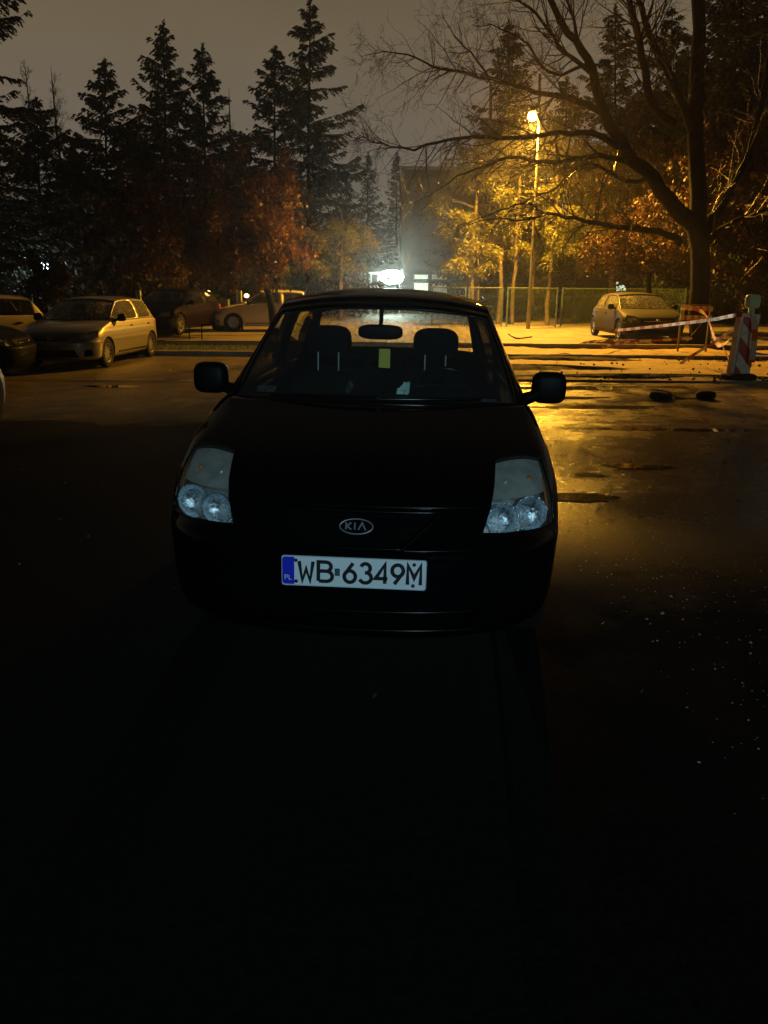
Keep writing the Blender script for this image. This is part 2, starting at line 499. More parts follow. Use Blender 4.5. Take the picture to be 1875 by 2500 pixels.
class Car:
    def __init__(s, name, L, Wd, Ht, paint, label, loc, yaw, roll=0., low=LOW, top=TOP, glassm='glass_dark', group=None, ax=(.73, 3.10), wr=.285,
                 cabin=True, full=False, hoodz=1.0, pillar='trim'):
        s.sy = L / 3.495; s.sx = Wd / 1.595; s.sz = Ht / 1.482
        s.root = empty(name, loc, yaw, label, 'car', group)
        s.root.rotation_euler = (0, roll, yaw)
        s.paint = M[paint]; s.low = low; s.top = top; s.full = full; s.g = M[glassm]; s.wr = wr
        s.ax = [a * s.sy for a in ax]; s.L = L
        s.pillar = M[pillar]
        s.make_low(); s.make_top()
    def S(s, p): return (p[0] * s.sx, p[1] * s.sy, p[2] * s.sz)
    def lv(s, z):
        zs = [r[0] for r in s.low]
        z = min(max(z, zs[0]), zs[-1])
        return [np.interp(z, zs, [r[k] for r in s.low]) for k in range(1, 6)]
    def surf(s, x, z, off=0.):
        """point on the front (unscaled), pushed out by off"""
        hw, yc, dy, _, _ = s.lv(z)
        t = min(abs(x) / hw, .999)
        y = yc + dy * (1 - (1 - t ** NEXP) ** (1 / NEXP))
        if off:
            e = .004
            a = s.surf(x + e, z); b = s.surf(x - e, z); c = s.surf(x, z + e); d = s.surf(x, z - e)
            n = (Vector(a) - Vector(b)).cross(Vector(c) - Vector(d)).normalized()
            if n.y > 0: n = -n
            return Vector((x, y, z)) + n * off
        return Vector((x, y, z))
    def th(s, x, z):
        hw = s.lv(z)[0]; t = min(abs(x) / hw, .9999) ** NEXP
        return math.asin(math.sqrt(t))
    def sth(s, th, z, off=0., sg=1):
        hw, yc, dy, _, _ = s.lv(z)
        def pt(th, z):
            hw, yc, dy, _, _ = s.lv(z)
            return Vector((hw * max(math.sin(th), 0) ** (2 / NEXP), yc + dy * (1 - max(math.cos(th), 0) ** (2 / NEXP)), z))
        p = pt(th, z)
        if off:
            e = .01
            n = (pt(th + e, z) - pt(th - e, z)).cross(pt(th, z + e) - pt(th, z - e)).normalized()
            if n.y > 0: n = -n
            if n.x < -.2: n = -n
            p = p + n * off
        return Vector((p.x * sg, p.y, p.z))
    def ring(s, z, hw, yc, dy, ti, dyr, L=3.495):
        nF = 14; pts = []
        for k in range(nF + 1):
            a = PI / 2 * k / nF
            pts.append((hw * math.sin(a) ** (2 / NEXP), yc + dy * (1 - max(math.cos(a), 0) ** (2 / NEXP))))
        y0 = yc + dy; y1 = L - ti - dyr
        for k in range(1, 12): pts.append((hw * (1 - .0), y0 + (y1 - y0) * k / 12))
        for k in range(nF + 1):
            a = PI / 2 * k / nF
            pts.append((hw * max(math.cos(a), 0) ** (2 / 3.), y1 + dyr * math.sin(a) ** (2 / 3.)))
        full = [(x, y, z) for x, y in pts] + [(-x, y, z) for x, y in pts[-2:0:-1]]
        return full
    def make_low(s):
        n = len(s.low)
        tab = catmull(s.low, [k / 3 for k in range(3 * (n - 1) + 1)])
        mb = MB(); N = None
        rings = [s.ring(*t) for t in tab]
        N = len(rings[0])
        vs = [s.S(p) for r in rings for p in r]; fs = []
        for j in range(len(rings) - 1):
            for i in range(N):
                i2 = (i + 1) % N
                fs.append((j * N + i, j * N + i2, (j + 1) * N + i2, (j + 1) * N + i))
        fs.append(tuple(range(N - 1, -1, -1)))
        fs.append(tuple((len(rings) - 1) * N + i for i in range(N)))
        mb.add(vs, fs)
        s.body = mb.build('body', s.paint, s.root, 40)
        fixn(s.body)
        s.cutters = []
        for a in s.ax:
            for sg in (-1, 1):
                c = MB()
                Mx = Matrix.Translation((sg * .60 * s.sx, a, s.wr)) @ Matrix.Rotation(PI / 2, 4, 'Y')
                r = s.wr + .035
                c.lathe([(0.001, -.26), (r, -.26), (r, .26), (0.001, .26)], 28, Mx)
                s.cutters.append(c.build('c', s.paint))
        c = MB(); c.box((0, 2.2 * s.sy, .82 * s.sz), (1.22 * s.sx, 2.2 * s.sy, .40 * s.sz))
        s.cutters.append(c.build('c', s.paint))
    def patch(s, poly4, nu=10, nv=10, off=0., sg=1, top_round=0.):
        """quad patch on the nose in (theta, z): poly4 = inner-bottom, outer-bottom, outer-top, inner-top as (x, z)"""
        q = [(s.th(x, z), z) for x, z in poly4]
        rows = []
        for j in range(nv + 1):
            v = j / nv; row = []
            for i in range(nu + 1):
                u = i / nu
                a = [(1 - u) * q[0][k] + u * q[1][k] for k in (0, 1)]
                b = [(1 - u) * q[3][k] + u * q[2][k] for k in (0, 1)]
                t = (1 - v) * a[0] + v * b[0]; z = (1 - v) * a[1] + v * b[1]
                z += top_round * v * (4 * u * (1 - u)) - top_round * .5 * (1 - v) * (4 * u * (1 - u)) * .6
                row.append(Vector(s.S(s.sth(t, z, off, sg))))
            rows.append(row)
        return rows
    def vol(s, poly4, o1, o2, sg=1, tr=0.):
        a = s.patch(poly4, 10, 8, o1, sg, tr); b = s.patch(poly4, 10, 8, o2, sg, tr)
        mb = MB()
        nv, nu = len(a), len(a[0])
        mb.grid(a); mb.grid(b, flip=True)
        k = nv * nu
        fs = []
        for i in range(nu - 1):
            fs.append((i, i + 1, k + i + 1, k + i)); t = (nv - 1) * nu
            fs.append((t + i, t + i + 1, k + t + i + 1, k + t + i))
        for j in range(nv - 1):
            fs.append((j * nu, (j + 1) * nu, k + (j + 1) * nu, k + j * nu)); e = nu - 1
            fs.append((j * nu + e, (j + 1) * nu + e, k + (j + 1) * nu + e, k + j * nu + e))
        mb.f += fs; mb.mi += [0] * len(fs)
        return mb.build('c', s.paint)
    def finish_body(s):
        cut(s.body, s.cutters, 35)
    def make_top(s):
        # parameter stations along the car, glass where flagged
        tv = [0, .5, 1, 1.5, 2, 2.5, 3, 3.5, 4, 4.5, 5, 5.5, 6, 6.33, 6.66, 7, 7.33, 7.66, 8, 8.5, 9, 9.5, 10, 10.5, 11, 11.5, 12]
        st = catmull(s.top, tv)
        us = [-1, -.985, -.955, -.75, -.6, -.45, -.3, -.15, 0, .15, .3, .45, .6, .75, .955, .985, 1]
        rows = []
        for (yc, zc, ye, ze, hw) in st:
            rows.append([Vector(s.S((hw * u, ye + (yc - ye) * (1 - u * u), ze + (zc - ze) * (1 - abs(u) ** 2.4)))) for u in us])
        op = MB(); ws = MB(); rg = MB(); fr = MB()
        def cell(mb, rws, j, i, flip=False):
            q = [rws[j][i], rws[j][i + 1], rws[j + 1][i + 1], rws[j + 1][i]]
            mb.add(q if not flip else q[::-1], [(0, 1, 2, 3)])
        for j in range(len(rows) - 1):
            for i in range(len(us) - 1):
                um = (us[i] + us[i + 1]) / 2; t = (tv[j] + tv[j + 1]) / 2
                if .5 < t < 4.4 and abs(um) < .975:
                    (ws if (t > 1 and abs(um) < .95 and t < 4.2) else fr).add([rows[j][i], rows[j][i + 1], rows[j + 1][i + 1], rows[j + 1][i]], [(0, 1, 2, 3)])
                elif 9.9 < t < 11.6 and abs(um) < .95: cell(rg, rows, j, i)
                else: cell(op, rows, j, i)
        # sides
        def hwb(y):
            return np.interp(y, [.9, 1.1, 1.6, 2.6, 3.1, 3.36], [.700, .715, .722, .722, .70, .66])
        vs_ = [0, .10, .3, .5, .7, .90, 1]
        sw_f = {1: MB(), -1: MB()}; sw_r = {1: MB(), -1: MB()}
        for sg in (1, -1):
            srow = []
            for (yc, zc, ye, ze, hw) in st:
                b = Vector((hwb(ye), ye, .952)); a = Vector((hw, ye, ze))
                srow.append([Vector(s.S(((a.x + (b.x - a.x) * v + .022 * math.sin(PI * v)) * sg, ye, a.z + (b.z - a.z) * v))) for v in vs_])
            for j in range(len(st) - 1):
                t = (tv[j] + tv[j + 1]) / 2
                for i in range(len(vs_) - 1):
                    vm = (vs_[i] + vs_[i + 1]) / 2
                    win = .1 < vm < .9
                    if win and 2.0 < t < 7.0: cell(sw_f[sg], srow, j, i, sg < 0)
                    elif win and 7.33 < t < 9.4: cell(sw_r[sg], srow, j, i, sg < 0)
                    else: cell(op, srow, j, i, sg < 0)
        o = op.build('roof', s.paint, s.root, 40)
        fixn(o)
        md = o.modifiers.new('thickness', 'SOLIDIFY'); md.thickness = .028; md.offset = -1
        s.roof = o
        f = fr.build('windscreen_surround', s.pillar, s.root, 40); fixn(f)
        md = f.modifiers.new('thickness', 'SOLIDIFY'); md.thickness = .012; md.offset = -1
        g = ws.build('windscreen', s.g, s.root, 60); fixn(g)
        r = rg.build('rear_window', M['glass_rear'] if s.full else s.g, s.root, 60); fixn(r)
        s.glasses = [g, r]
        for sg in (1, -1):
            for d in (sw_f, sw_r):
                q = d[sg].build('side_window', M['glass_kia_side'] if s.full else s.g, s.root, 60); fixn(q)
    def wheels(s, spokes=8, wd=.165, rimm='rim', only=None):
        r = s.wr
        for ai, a in enumerate(s.ax):
            for sg in (-1, 1):
                x = sg * (.70 * s.sx)
                Mx = Matrix.Translation((x, a, r)) @ Matrix.Rotation(PI / 2 * sg, 4, 'Y')
                t = MB()
                h = wd / 2
                t.lathe([(r * .64, -h * .9), (r * .80, -h), (r * .95, -h * .92), (r, -h * .6), (r, h * .6), (r * .95, h * .92), (r * .80, h), (r * .64, h * .9), (r * .62, 0), (r * .64, -h * .9)], 32, Mx)
                wh = t.build('wheel', M['rubber'], s.root, 40)
                q = MB()
                q.lathe([(r * .645, h * .85), (r * .60, h * .8), (r * .58, -h * .3), (r * .5, -h * .35), (.001, -h * .36)], 32, Mx)
                q.lathe([(.001, h * .62), (.035, h * .62), (.05, h * .5), (.05, h * .1)], 16, Mx)
                for k in range(spokes):
                    an = 2 * PI * k / spokes
                    c = Vector((math.cos(an), math.sin(an), 0))
                    rot = Matrix.Rotation(an, 3, 'Z')
                    b = MB(); b.box(c * (r * .33) + Vector((0, 0, h * .45)), (r * .56, .028, .03), rot)
                    q.add([Mx @ Vector(p) for p in b.v], b.f)
                q.build('rim', M[rimm], wh, 35)
    def mirrors(s, m, pos=(.845, 1.27, 1.03), size=(.17, .11, .155)):
        for sg in (-1, 1):
            b = MB()
            c = s.S((sg * pos[0], pos[1], pos[2]))
            b.ellip(c, size, 3.6, 20, 12)
            b.tube([s.S((sg * .69, 1.22, .965)), s.S((sg * .76, 1.24, .985)), c], [.035, .03, .03], 8)
            b.build('wing_mirror', m, s.root, 50)
    def plate(s, z, x=0., front=True, m='plate_dull'):
        if front: y = s.surf(0, z)[1] * s.sy - .012
        else: y = s.L + .01
        b = MB(); b.box((x, y, z * s.sz), (.52, .012, .112))
        b.build('licence_plate', M[m], s.root)
    def headlight(s, poly4, lensm='lens', tr=.012, houses='housing', depth=.05):
        for sg in (-1, 1):
            hous = MB(); hous.grid(s.patch(poly4, 12, 12, -depth, sg, tr))
            h = hous.build('headlight', M[houses], s.root, 60); fixn(h)
            l = MB(); l.grid(s.patch(poly4, 12, 12, .004, sg, tr))
            l_ = l.build('lens', M[lensm], h, 60); fixn(l_)
            s.cutters.append(s.vol(poly4, -depth - .02, .03, sg, tr))
            yield sg, h
    def handles(s, m, ys=(1.95, 2.85)):
        for sg in (-1, 1):
            for y in ys:
                b = MB(); b.ellip(s.S((sg * .775, y, .84)), (.05, .16, .035), 3, 12, 8)
                b.build('door_handle', m, s.root, 50)
    def seats(s):
        for sx_ in (-.33, .33):
            b = MB()
            b.ellip(s.S((sx_, 1.98, .80)), (.46 * s.sx, .16, .62), 4, 20, 12)
            b.build('seat', M['fabric'], s.root, 50)
            b = MB(); b.ellip(s.S((sx_, 2.0, 1.19)), (.26, .11, .20), 3, 20, 12)
            b.build('headrest', M['fabric'], s.root, 50)
        b = MB(); b.ellip(s.S((0, 3.0, .78)), (1.16 * s.sx, .18, .56), 4, 20, 12)
        b.build('rear_seat', M['fabric'], s.root, 50)
        b = MB(); b.ellip(s.S((0, 1.12, .90)), (1.24 * s.sx, .52, .15), 3.5, 24, 10)
        b.build('dashboard', M['plastic'], s.root, 50)

# ================================================================== the black hatchback in front
KT = (-.113, 2.6075, .1367)
kia = Car('parked_car', 3.495, 1.595, 1.482, 'black_paint', 'black hatchback facing the camera in the foreground, yellow card behind its windscreen',
          KT, R(-2.82), R(.94), glassm='glass', full=True)
k = kia
HLP = [(.455, .628), (.745, .622), (.705, .836), (.515, .842)]
for sg, h in k.headlight(HLP, depth=.064):
    # upper third stays matt grey, the lower part is a bright reflector
    lo = [(.462, .632), (.738, .626), (.730, .745), (.483, .745)]
    up = MB(); up.grid(k.patch([(.484, .744), (.737, .744), (.705, .834), (.515, .840)], 14, 8, -.012, sg, .012))
    u_ = up.build('upper_housing', M['housing'], h, 60); fixn(u_)
    sh_a = k.patch([(.484, .744), (.737, .744), (.705, .834), (.515, .840)], 14, 8, -.012, sg, .012)[0]
    sh_b = k.patch([(.484, .744), (.737, .744), (.705, .834), (.515, .840)], 14, 8, -.060, sg, .012)[0]
    sf = MB(); sf.grid([sh_a, sh_b]); sf.build('lamp_shelf', M['housing'], h, 60)
    r_ = MB(); r_.grid(k.patch(lo, 14, 10, -.040, sg, 0)); rr = r_.build('reflector', M['reflector'], h, 60); fixn(rr)
    for (x, z, rad) in ((.540, .684, .060), (.655, .690, .066)):
        p = Vector(k.S(k.sth(k.th(x, z), z, -.030, sg)))
        Mx = Matrix.Translation(p) @ Matrix.Rotation(R(12 * sg), 4, 'Z') @ Matrix.Rotation(PI / 2, 4, 'X')
        b = MB(); b.lathe([(rad * 1.04, .036), (rad, .036), (rad * .96, .022), (rad * .84, .008), (rad * .60, -.003), (rad * .3, -.008), (.001, -.0095)], 28, Mx)
        b.build('reflector_bowl', M['bowl'], h, 60)
        b = MB(); b.ellip(p + Vector((0, -.010, 0)), (.014, .03, .014), 2, 10, 8); b.build('bulb', M['bulb'], h, 60)
    for (x, z, mt) in ((.555, .792, 'bulb'), (.655, .795, 'amber')):
        p = Vector(k.S(k.sth(k.th(x, z), z, -.016, sg)))
        b = MB(); b.ellip(p, (.022, .03, .022), 2, 12, 8); b.build('indicator_bulb', M[mt], h, 60)
    am = MB(); am.grid(k.patch([(.728, .67), (.744, .67), (.728, .79), (.708, .79)], 4, 6, -.012, sg, 0))
    a_ = am.build('side_reflector', M['amber'], h, 60); fixn(a_)
    # a dark seam round the lens
    rim = k.patch(HLP, 12, 12, .006, sg, .012)
    loop = rim[0] + [r[-1] for r in rim[1:]] + rim[-1][-2::-1] + [r[0] for r in rim[-2:0:-1]]
    b = MB(); b.tube(loop + [loop[0]], .0035, 6, cap=False); b.build('lens_seam', M['trim'], h, 60)
# grille and lower intake
GRP = [(-.17, .582), (.17, .582), (.31, .700), (-.31, .700)]
def xz_patch(c, q, off, nu=16, nv=6):
    rows = []
    for j in range(nv + 1):
        v = j / nv; row = []
        for i in range(nu + 1):
            u = i / nu
            x = (1 - v) * ((1 - u) * q[0][0] + u * q[1][0]) + v * ((1 - u) * q[3][0] + u * q[2][0])
            z = (1 - v) * ((1 - u) * q[0][1] + u * q[1][1]) + v * ((1 - u) * q[3][1] + u * q[2][1])
            row.append(Vector(c.S(c.surf(x, z, off))))
        rows.append(row)
    return rows
def xz_vol(c, q, o1, o2):
    a = xz_patch(c, q, o1); b = xz_patch(c, q, o2)
    mb = MB(); mb.grid(a); mb.grid(b, flip=True)
    nv, nu = len(a), len(a[0]); kk = nv * nu; fs = []
    for i in range(nu - 1):
        t = (nv - 1) * nu
        fs += [(i, i + 1, kk + i + 1, kk + i), (t + i, t + i + 1, kk + t + i + 1, kk + t + i)]
    for j in range(nv - 1):
        e = nu - 1
        fs += [(j * nu, (j + 1) * nu, kk + (j + 1) * nu, kk + j * nu), (j * nu + e, (j + 1) * nu + e, kk + (j + 1) * nu + e, kk + j * nu + e)]
    mb.f += fs; mb.mi += [0] * len(fs)
    return mb.build('c', c.paint)
k.cutters.append(xz_vol(k, GRP, -.035, .03))
b = MB(); b.grid(xz_patch(k, GRP, -.03)); g_ = b.build('grille', M['plastic'], k.root, 40)
b = MB()
for z in (.605, .63, .655, .68):
    t = (z - .582) / .118; xx = .17 + .14 * t - .01
    b.tube([k.S(k.surf(x, z, -.014)) for x in np.linspace(-xx, xx, 17)], .003, 6)
b.build('grille_bar', M['plastic'], g_, 50)
rp_ = xz_patch(k, GRP, .002)
loop = rp_[0] + [r[-1] for r in rp_[1:]] + rp_[-1][-2::-1] + [r[0] for r in rp_[-2:0:-1]]
b = MB(); b.tube(loop + [loop[0]], .006, 8, cap=False); b.build('grille_surround', M['trim'], k.root, 60)
LIP = [(-.42, .255), (.42, .255), (.46, .352), (-.46, .352)]
k.cutters.append(xz_vol(k, LIP, -.05, .03))
b = MB(); b.grid(xz_patch(k, LIP, -.045)); g2 = b.build('lower_grille', M['plastic'], k.root, 40)
b = MB()
for z in (.262, .346):
    b.tube([k.S(k.surf(x, z, .004)) for x in np.linspace(-.43, .43, 25)], .006, 8)
b.tube([k.S(k.surf(x, .578, .003)) for x in np.linspace(.175, .62, 16)], .004, 8)
b.tube([k.S(k.surf(x, .578, .003)) for x in np.linspace(-.62, -.175, 16)], .004, 8)
b.build('bumper_crease', M['trim'], k.root, 60)
b = MB(); b.tube([k.S(k.surf(x, .716, .002)) for x in np.linspace(-.44, .44, 25)], .0035, 6); b.build('bonnet_seam', M['trim'], k.root, 60)
k.finish_body()
# badge
n_ = (k.surf(0, .70, 0) - k.surf(0, .60, 0)).normalized()
tilt = math.atan2(n_.y, n_.z)
MBd = Matrix.Translation(Vector(k.surf(0, .652)) + Vector((0, -.010, .002))) @ Matrix.Rotation(-tilt, 4, 'X')
b = MB()
el = [Vector((.060 * math.cos(a), 0, .028 * math.sin(a))) for a in np.linspace(0, 2 * PI, 41)]
b.tube(el, .0032, 8, cap=False)
bk = [Vector((.058 * math.cos(a), .002, .026 * math.sin(a))) for a in np.linspace(0, 2 * PI, 40, endpoint=False)]
b2 = MB(); b2.add(bk, [tuple(range(40))])
g3 = MB()
for ch, x, wd in (('K', -.037, .020), ('I', -.011, .012), ('A', .008, .026)): glyph(g3, ch, x, -.013, wd, .026, .0055, -.001, .004)
for o_, nm, mt in ((b, 'badge', 'badge_metal'),):
    badge = o_.build(nm, M[mt], k.root, 60); badge.matrix_local = MBd
o2 = b2.build('badge_field', M['trim'], badge); o3 = g3.build('badge_letters', M['badge_metal'], badge)
# licence plate
PY = -.026
b = MB(); b.box((0, PY + .006, .505), (.538, .010, .130)); b.build('plate_holder', M['plastic'], k.root)
def rrect(w_, h_, r_, x0=0, z0=0):
    pts = []
    for cx, cz, a0 in ((w_ / 2 - r_, h_ / 2 - r_, 0), (-w_ / 2 + r_, h_ / 2 - r_, 90), (-w_ / 2 + r_, -h_ / 2 + r_, 180), (w_ / 2 - r_, -h_ / 2 + r_, 270)):
        for q in range(7):
            a = R(a0 + 15 * q); pts.append((x0 + cx + r_ * math.cos(a), z0 + cz + r_ * math.sin(a)))
    return pts
def slab(pts, y0, y1):
    mb = MB(); n = len(pts)
    mb.add([(x, y0, z) for x, z in pts] + [(x, y1, z) for x, z in pts],
           [tuple(range(n))[::-1], tuple(range(n, 2 * n))] + [(i, (i + 1) % n, n + (i + 1) % n, n + i) for i in range(n)])
    return mb
pz = .505
pl = slab(rrect(.520, .114, .010, 0, pz), PY - .003, PY).build('licence_plate', M['plate_white'], k.root); fixn(pl)
b = MB(); rr_ = [(x, PY - .0035, z) for x, z in rrect(.517, .111, .010, 0, pz)]
b.tube(rr_ + [rr_[0]], .0016, 6, cap=False); b.build('plate_rim', M['plate_edge'], pl, 60)
bl = slab([(-.257, pz - .045), (-.250, pz - .052), (-.214, pz - .052), (-.214, pz + .052), (-.250, pz + .052), (-.257, pz + .045)], PY - .0045, PY - .003).build('country_band', M['plate_blue'], pl); fixn(bl)
b = MB()
for a in range(12):
    an = R(30 * a)
    b.box((-.236 + .013 * math.cos(an), PY - .0052, pz + .022 + .013 * math.sin(an)), (.0022, .0008, .0022))
b.build('band_stars', mat('band_stars', (.02, .05, .55), .4), pl)
b = MB(); glyph(b, 'P', -.2475, pz - .034, .0105, .017, .0030, PY - .0046); glyph(b, 'L', -.2325, pz - .034, .0095, .017, .0030, PY - .0046)
b.build('country_letters', M['board_white'], pl)
b = MB()
def mm(x): return x / 1000 - .260
for ch, a, c in (('W', 64, 114), ('B', 133, 183), ('6', 226, 266), ('3', 283, 323), ('4', 338, 381), ('9', 397, 437), ('M', 453, 499)):
    glyph(b, ch, mm(a), pz - .0365, (c - a) / 1000, .073, .0134, PY - .003)
b.build('plate_characters', M['plate_black'], pl)
b = MB(); b.box((mm(201), PY - .004, pz), (.018, .0016, .028)); b.build('hologram', M['holo'], pl)
for x, z in ((52, .040), (53, -.040), (475, .040), (473, -.040)):
    b = MB(); b.lathe([(.0001, .006), (.0045, .0055), (.0066, .003), (.0066, 0)], 14, Matrix.Translation((mm(x), PY - .003, pz + z)) @ Matrix.Rotation(PI / 2, 4, 'X'))
    b.build('screw_cap', M['bolt'], pl, 60)
k.wheels(6, rimm='plastic')
k.mirrors(M['mirror_back'])
k.handles(M['plastic'])
# cabin
for sx_ in (-.335, .29):
    b = MB(); b.ellip((sx_, 1.98, .72), (.46, .17, .58), 4, 24, 14); b.ellip((sx_, 2.0, .92), (.38, .13, .22), 3, 20, 12)
    st_ = b.build('seat', M['fabric'], k.root, 50)
    b = MB(); b.ellip((sx_, 2.0, 1.175), (.265, .11, .185), 3.2, 24, 14); hr = b.build('headrest', M['fabric'], k.root, 50)
    for q in (-.06, .06):
        b = MB(); b.tube([(sx_ + q, 1.955, .99), (sx_ + q, 1.955, 1.12)], .0038, 8)
        b.build('headrest_post', M['post_metal'], hr, 60)
b = MB(); b.ellip((0, 2.98, .72), (1.14, .18, .44), 4, 24, 12); b.build('rear_seat', M['fabric'], k.root, 50)
for sx_ in (-.33, .0, .33):
    b = MB(); b.ellip((sx_, 3.0, .965), (.22, .09, .10), 3, 16, 10); b.build('headrest', M['fabric'], k.root, 50)
b = MB(); b.ellip((0, 1.20, .885), (1.30, .50, .17), 3.2, 28, 12); b.ellip((.33, 1.30, .985), (.34, .16, .07), 2.6, 20, 10); b.build('dashboard', M['plastic'], k.root, 50)
b = MB()
rot = Matrix.Rotation(R(-62), 3, 'X')
circ = [Vector((.33, 1.50, .93)) + rot @ Vector((.185 * math.cos(a), .185 * math.sin(a), 0)) for a in np.linspace(0, 2 * PI, 37)]
b.tube(circ, .014, 8, cap=False)
for a in (0, PI, -PI / 2): b.tube([Vector((.33, 1.50, .93)), Vector((.33, 1.50, .93)) + rot @ Vector((.18 * math.cos(a), .18 * math.sin(a), 0))], .012, 6)
b.ellip((.33, 1.495, .93), (.12, .12, .06), 2.4, 14, 8, rot)
b.build('steering_wheel', M['trim'], k.root, 50)
b = MB(); b.ellip((-.008, 1.50, 1.263), (.235, .035, .078), 3.2, 20, 10); b.tube([(-.008, 1.51, 1.30), (-.008, 1.60, 1.385)], .011, 8)
b.build('rear_view_mirror', M['mirror_back'], k.root, 50)
b = MB(); b.add([(-.035, 1.50, 1.17), (.025, 1.50, 1.168), (.027, 1.497, 1.070), (-.033, 1.497, 1.072), (-.035, 1.503, 1.17), (.025, 1.503, 1.168), (.027, 1.500, 1.070), (-.033, 1.500, 1.072)],
                [(0, 1, 2, 3), (7, 6, 5, 4), (0, 4, 5, 1), (1, 5, 6, 2), (2, 6, 7, 3), (3, 7, 4, 0)])
cardo = b.build('hanging_card', M['yellow'], k.root)
cardo.location = (.022, -.03, .012)
b = MB(); rr_ = [(x, 1.4985, z) for x, z in rrect(.064, .104, .008, -.004, 1.119)]; b.tube(rr_ + [rr_[0]], .003, 6, cap=False)
b.tube([(-.004, 1.4985, 1.17), (.012, 1.50, 1.25)], .0015, 6)
b.build('card_edge', M['plastic'], cardo, 60)
rnd = random.Random(4)
def crumple(c, s_, mt, name, par):
    b = MB(); rows = []
    for j in range(8):
        rows.append([Vector(c) + Vector(((i / 7 - .5) * s_[0] * (1 - abs(j / 7 - .5) * .9) + rnd.uniform(-.007, .007) + (j / 7 - .5) * s_[0] * .5, rnd.uniform(-.012, .012), (j / 7 - .5) * s_[1] + rnd.uniform(-.006, .006))) for i in range(8)])
    b.grid(rows); return b.build(name, M[mt], par)
crumple((.125, 1.34, .985), (.060, .085), 'paper', 'crumpled_paper', k.root)
crumple((-.150, 1.34, .992), (.030, .05), 'label', 'crumpled_wrapper', k.root)
# vignette, sun strip and wipers on the screen
def on_screen(u, t):
    (yc, zc, ye, ze, hw), = catmull(k.top, [t])
    return Vector((hw * u, ye + (yc - ye) * (1 - u * u), ze + (zc - ze) * (1 - abs(u) ** 2.4)))
def sticker(u0, u1, t0, t1, mt, nm):
    b = MB(); b.grid([[on_screen(u0 + (u1 - u0) * i / 4, t0 + (t1 - t0) * j / 4) + Vector((0, .006, -.006)) for i in range(5)] for j in range(5)]); b.build(nm, M[mt], k.root)
sticker(-.84, -.70, 1.22, 1.42, 'label', 'window_sticker')
sticker(.66, .84, 1.10, 1.20, 'label', 'window_sticker')
for u0, u1 in ((-.70, .02), (.05, .72)):
    b = MB(); b.tube([on_screen(u0 + (u1 - u0) * i / 12, .93 + .10 * i / 12) + Vector((0, -.012, .012)) for i in range(13)], .007, 6); b.build('wiper', M['trim'], k.root, 60)
b = MB(); b.tube([(.02, 3.05, 1.44), (.02, 3.10, 1.475), (.02, 3.16, 1.50)], [.022, .010, .004], 8); b.build('aerial', M['plastic'], k.root, 60)

# ================================================================== the other cars
def dress(c, plate_m='plate_dull', plates=True, lens='lens', spk=8, hl=None, wheels=True, rimm='rim', mir=None, grill=True):
    hl = hl or [(.40, .60), (.74, .62), (.70, .80), (.50, .77)]
    for sg, h in c.headlight(hl, lensm=lens, depth=.05):
        x, z = .58, .68
        p = Vector(c.S(c.sth(c.th(x, z), z, -.03, sg)))
        b = MB(); b.lathe([(.06, -.02), (.05, .0), (.02, .02), (.001, .025)], 14, Matrix.Translation(p) @ Matrix.Rotation(-PI / 2, 4, 'X')); b.build('reflector', M['reflector'], h, 60)
    if grill:
        for q, nm in (([(-.30, .600), (.30, .600), (.34, .665), (-.34, .665)], 'grille'), ([(-.50, .26), (.50, .26), (.44, .42), (-.44, .42)], 'lower_grille')):
            c.cutters.append(xz_vol(c, q, -.03, .03))
            b = MB(); b.grid(xz_patch(c, q, -.026)); b.build(nm, M['plastic'], c.root, 40)
        b = MB(); b.tube([c.S(c.surf(x, .634, .008)) for x in np.linspace(-.34, .34, 15)], .008, 6)
        b.tube([Vector(c.S(c.surf(0, .634, .016))) + Vector((.05 * math.cos(a), 0, .05 * math.sin(a))) for a in np.linspace(0, 2 * PI, 17)], .006, 6, cap=False)
        b.build('badge', M['chrome'], c.root, 60)
        for sg in (-1, 1):
            q = [(.56, .27), (.70, .29), (.70, .42), (.60, .42)]
            c.cutters.append(c.vol(q, -.05, .03, sg))
            b = MB(); b.grid(c.patch(q, 6, 6, -.045, sg)); o = b.build('fog_light', M['plastic'], c.root, 60); fixn(o)
    c.finish_body()
    if plates:
        c.plate(.47, m=plate_m)
        c.plate(.62, front=False, m=plate_m)
    if wheels: c.wheels(spk, rimm=rimm)
    c.mirrors(mir or M['trim'])
    c.handles(c.paint)
    c.seats()
    for sg in (-1, 1):
        b = MB(); b.ellip(c.S((sg * .66, 3.36, .80)), (.12, .14, .28), 3, 12, 10); b.build('tail_light', M['board_red'], c.root, 50)
    b = MB(); rail = [c.S((sg * .798, y, .47)) for y in (1.15, 2.7)] if False else None
    for sg in (-1, 1):
        b = MB(); b.tube([c.S((sg * .797, y, .30)) for y in (1.15, 1.8, 2.4, 2.7)], .012, 6)
        b.build('sill_trim', M['plastic'], c.root, 50)
    return c

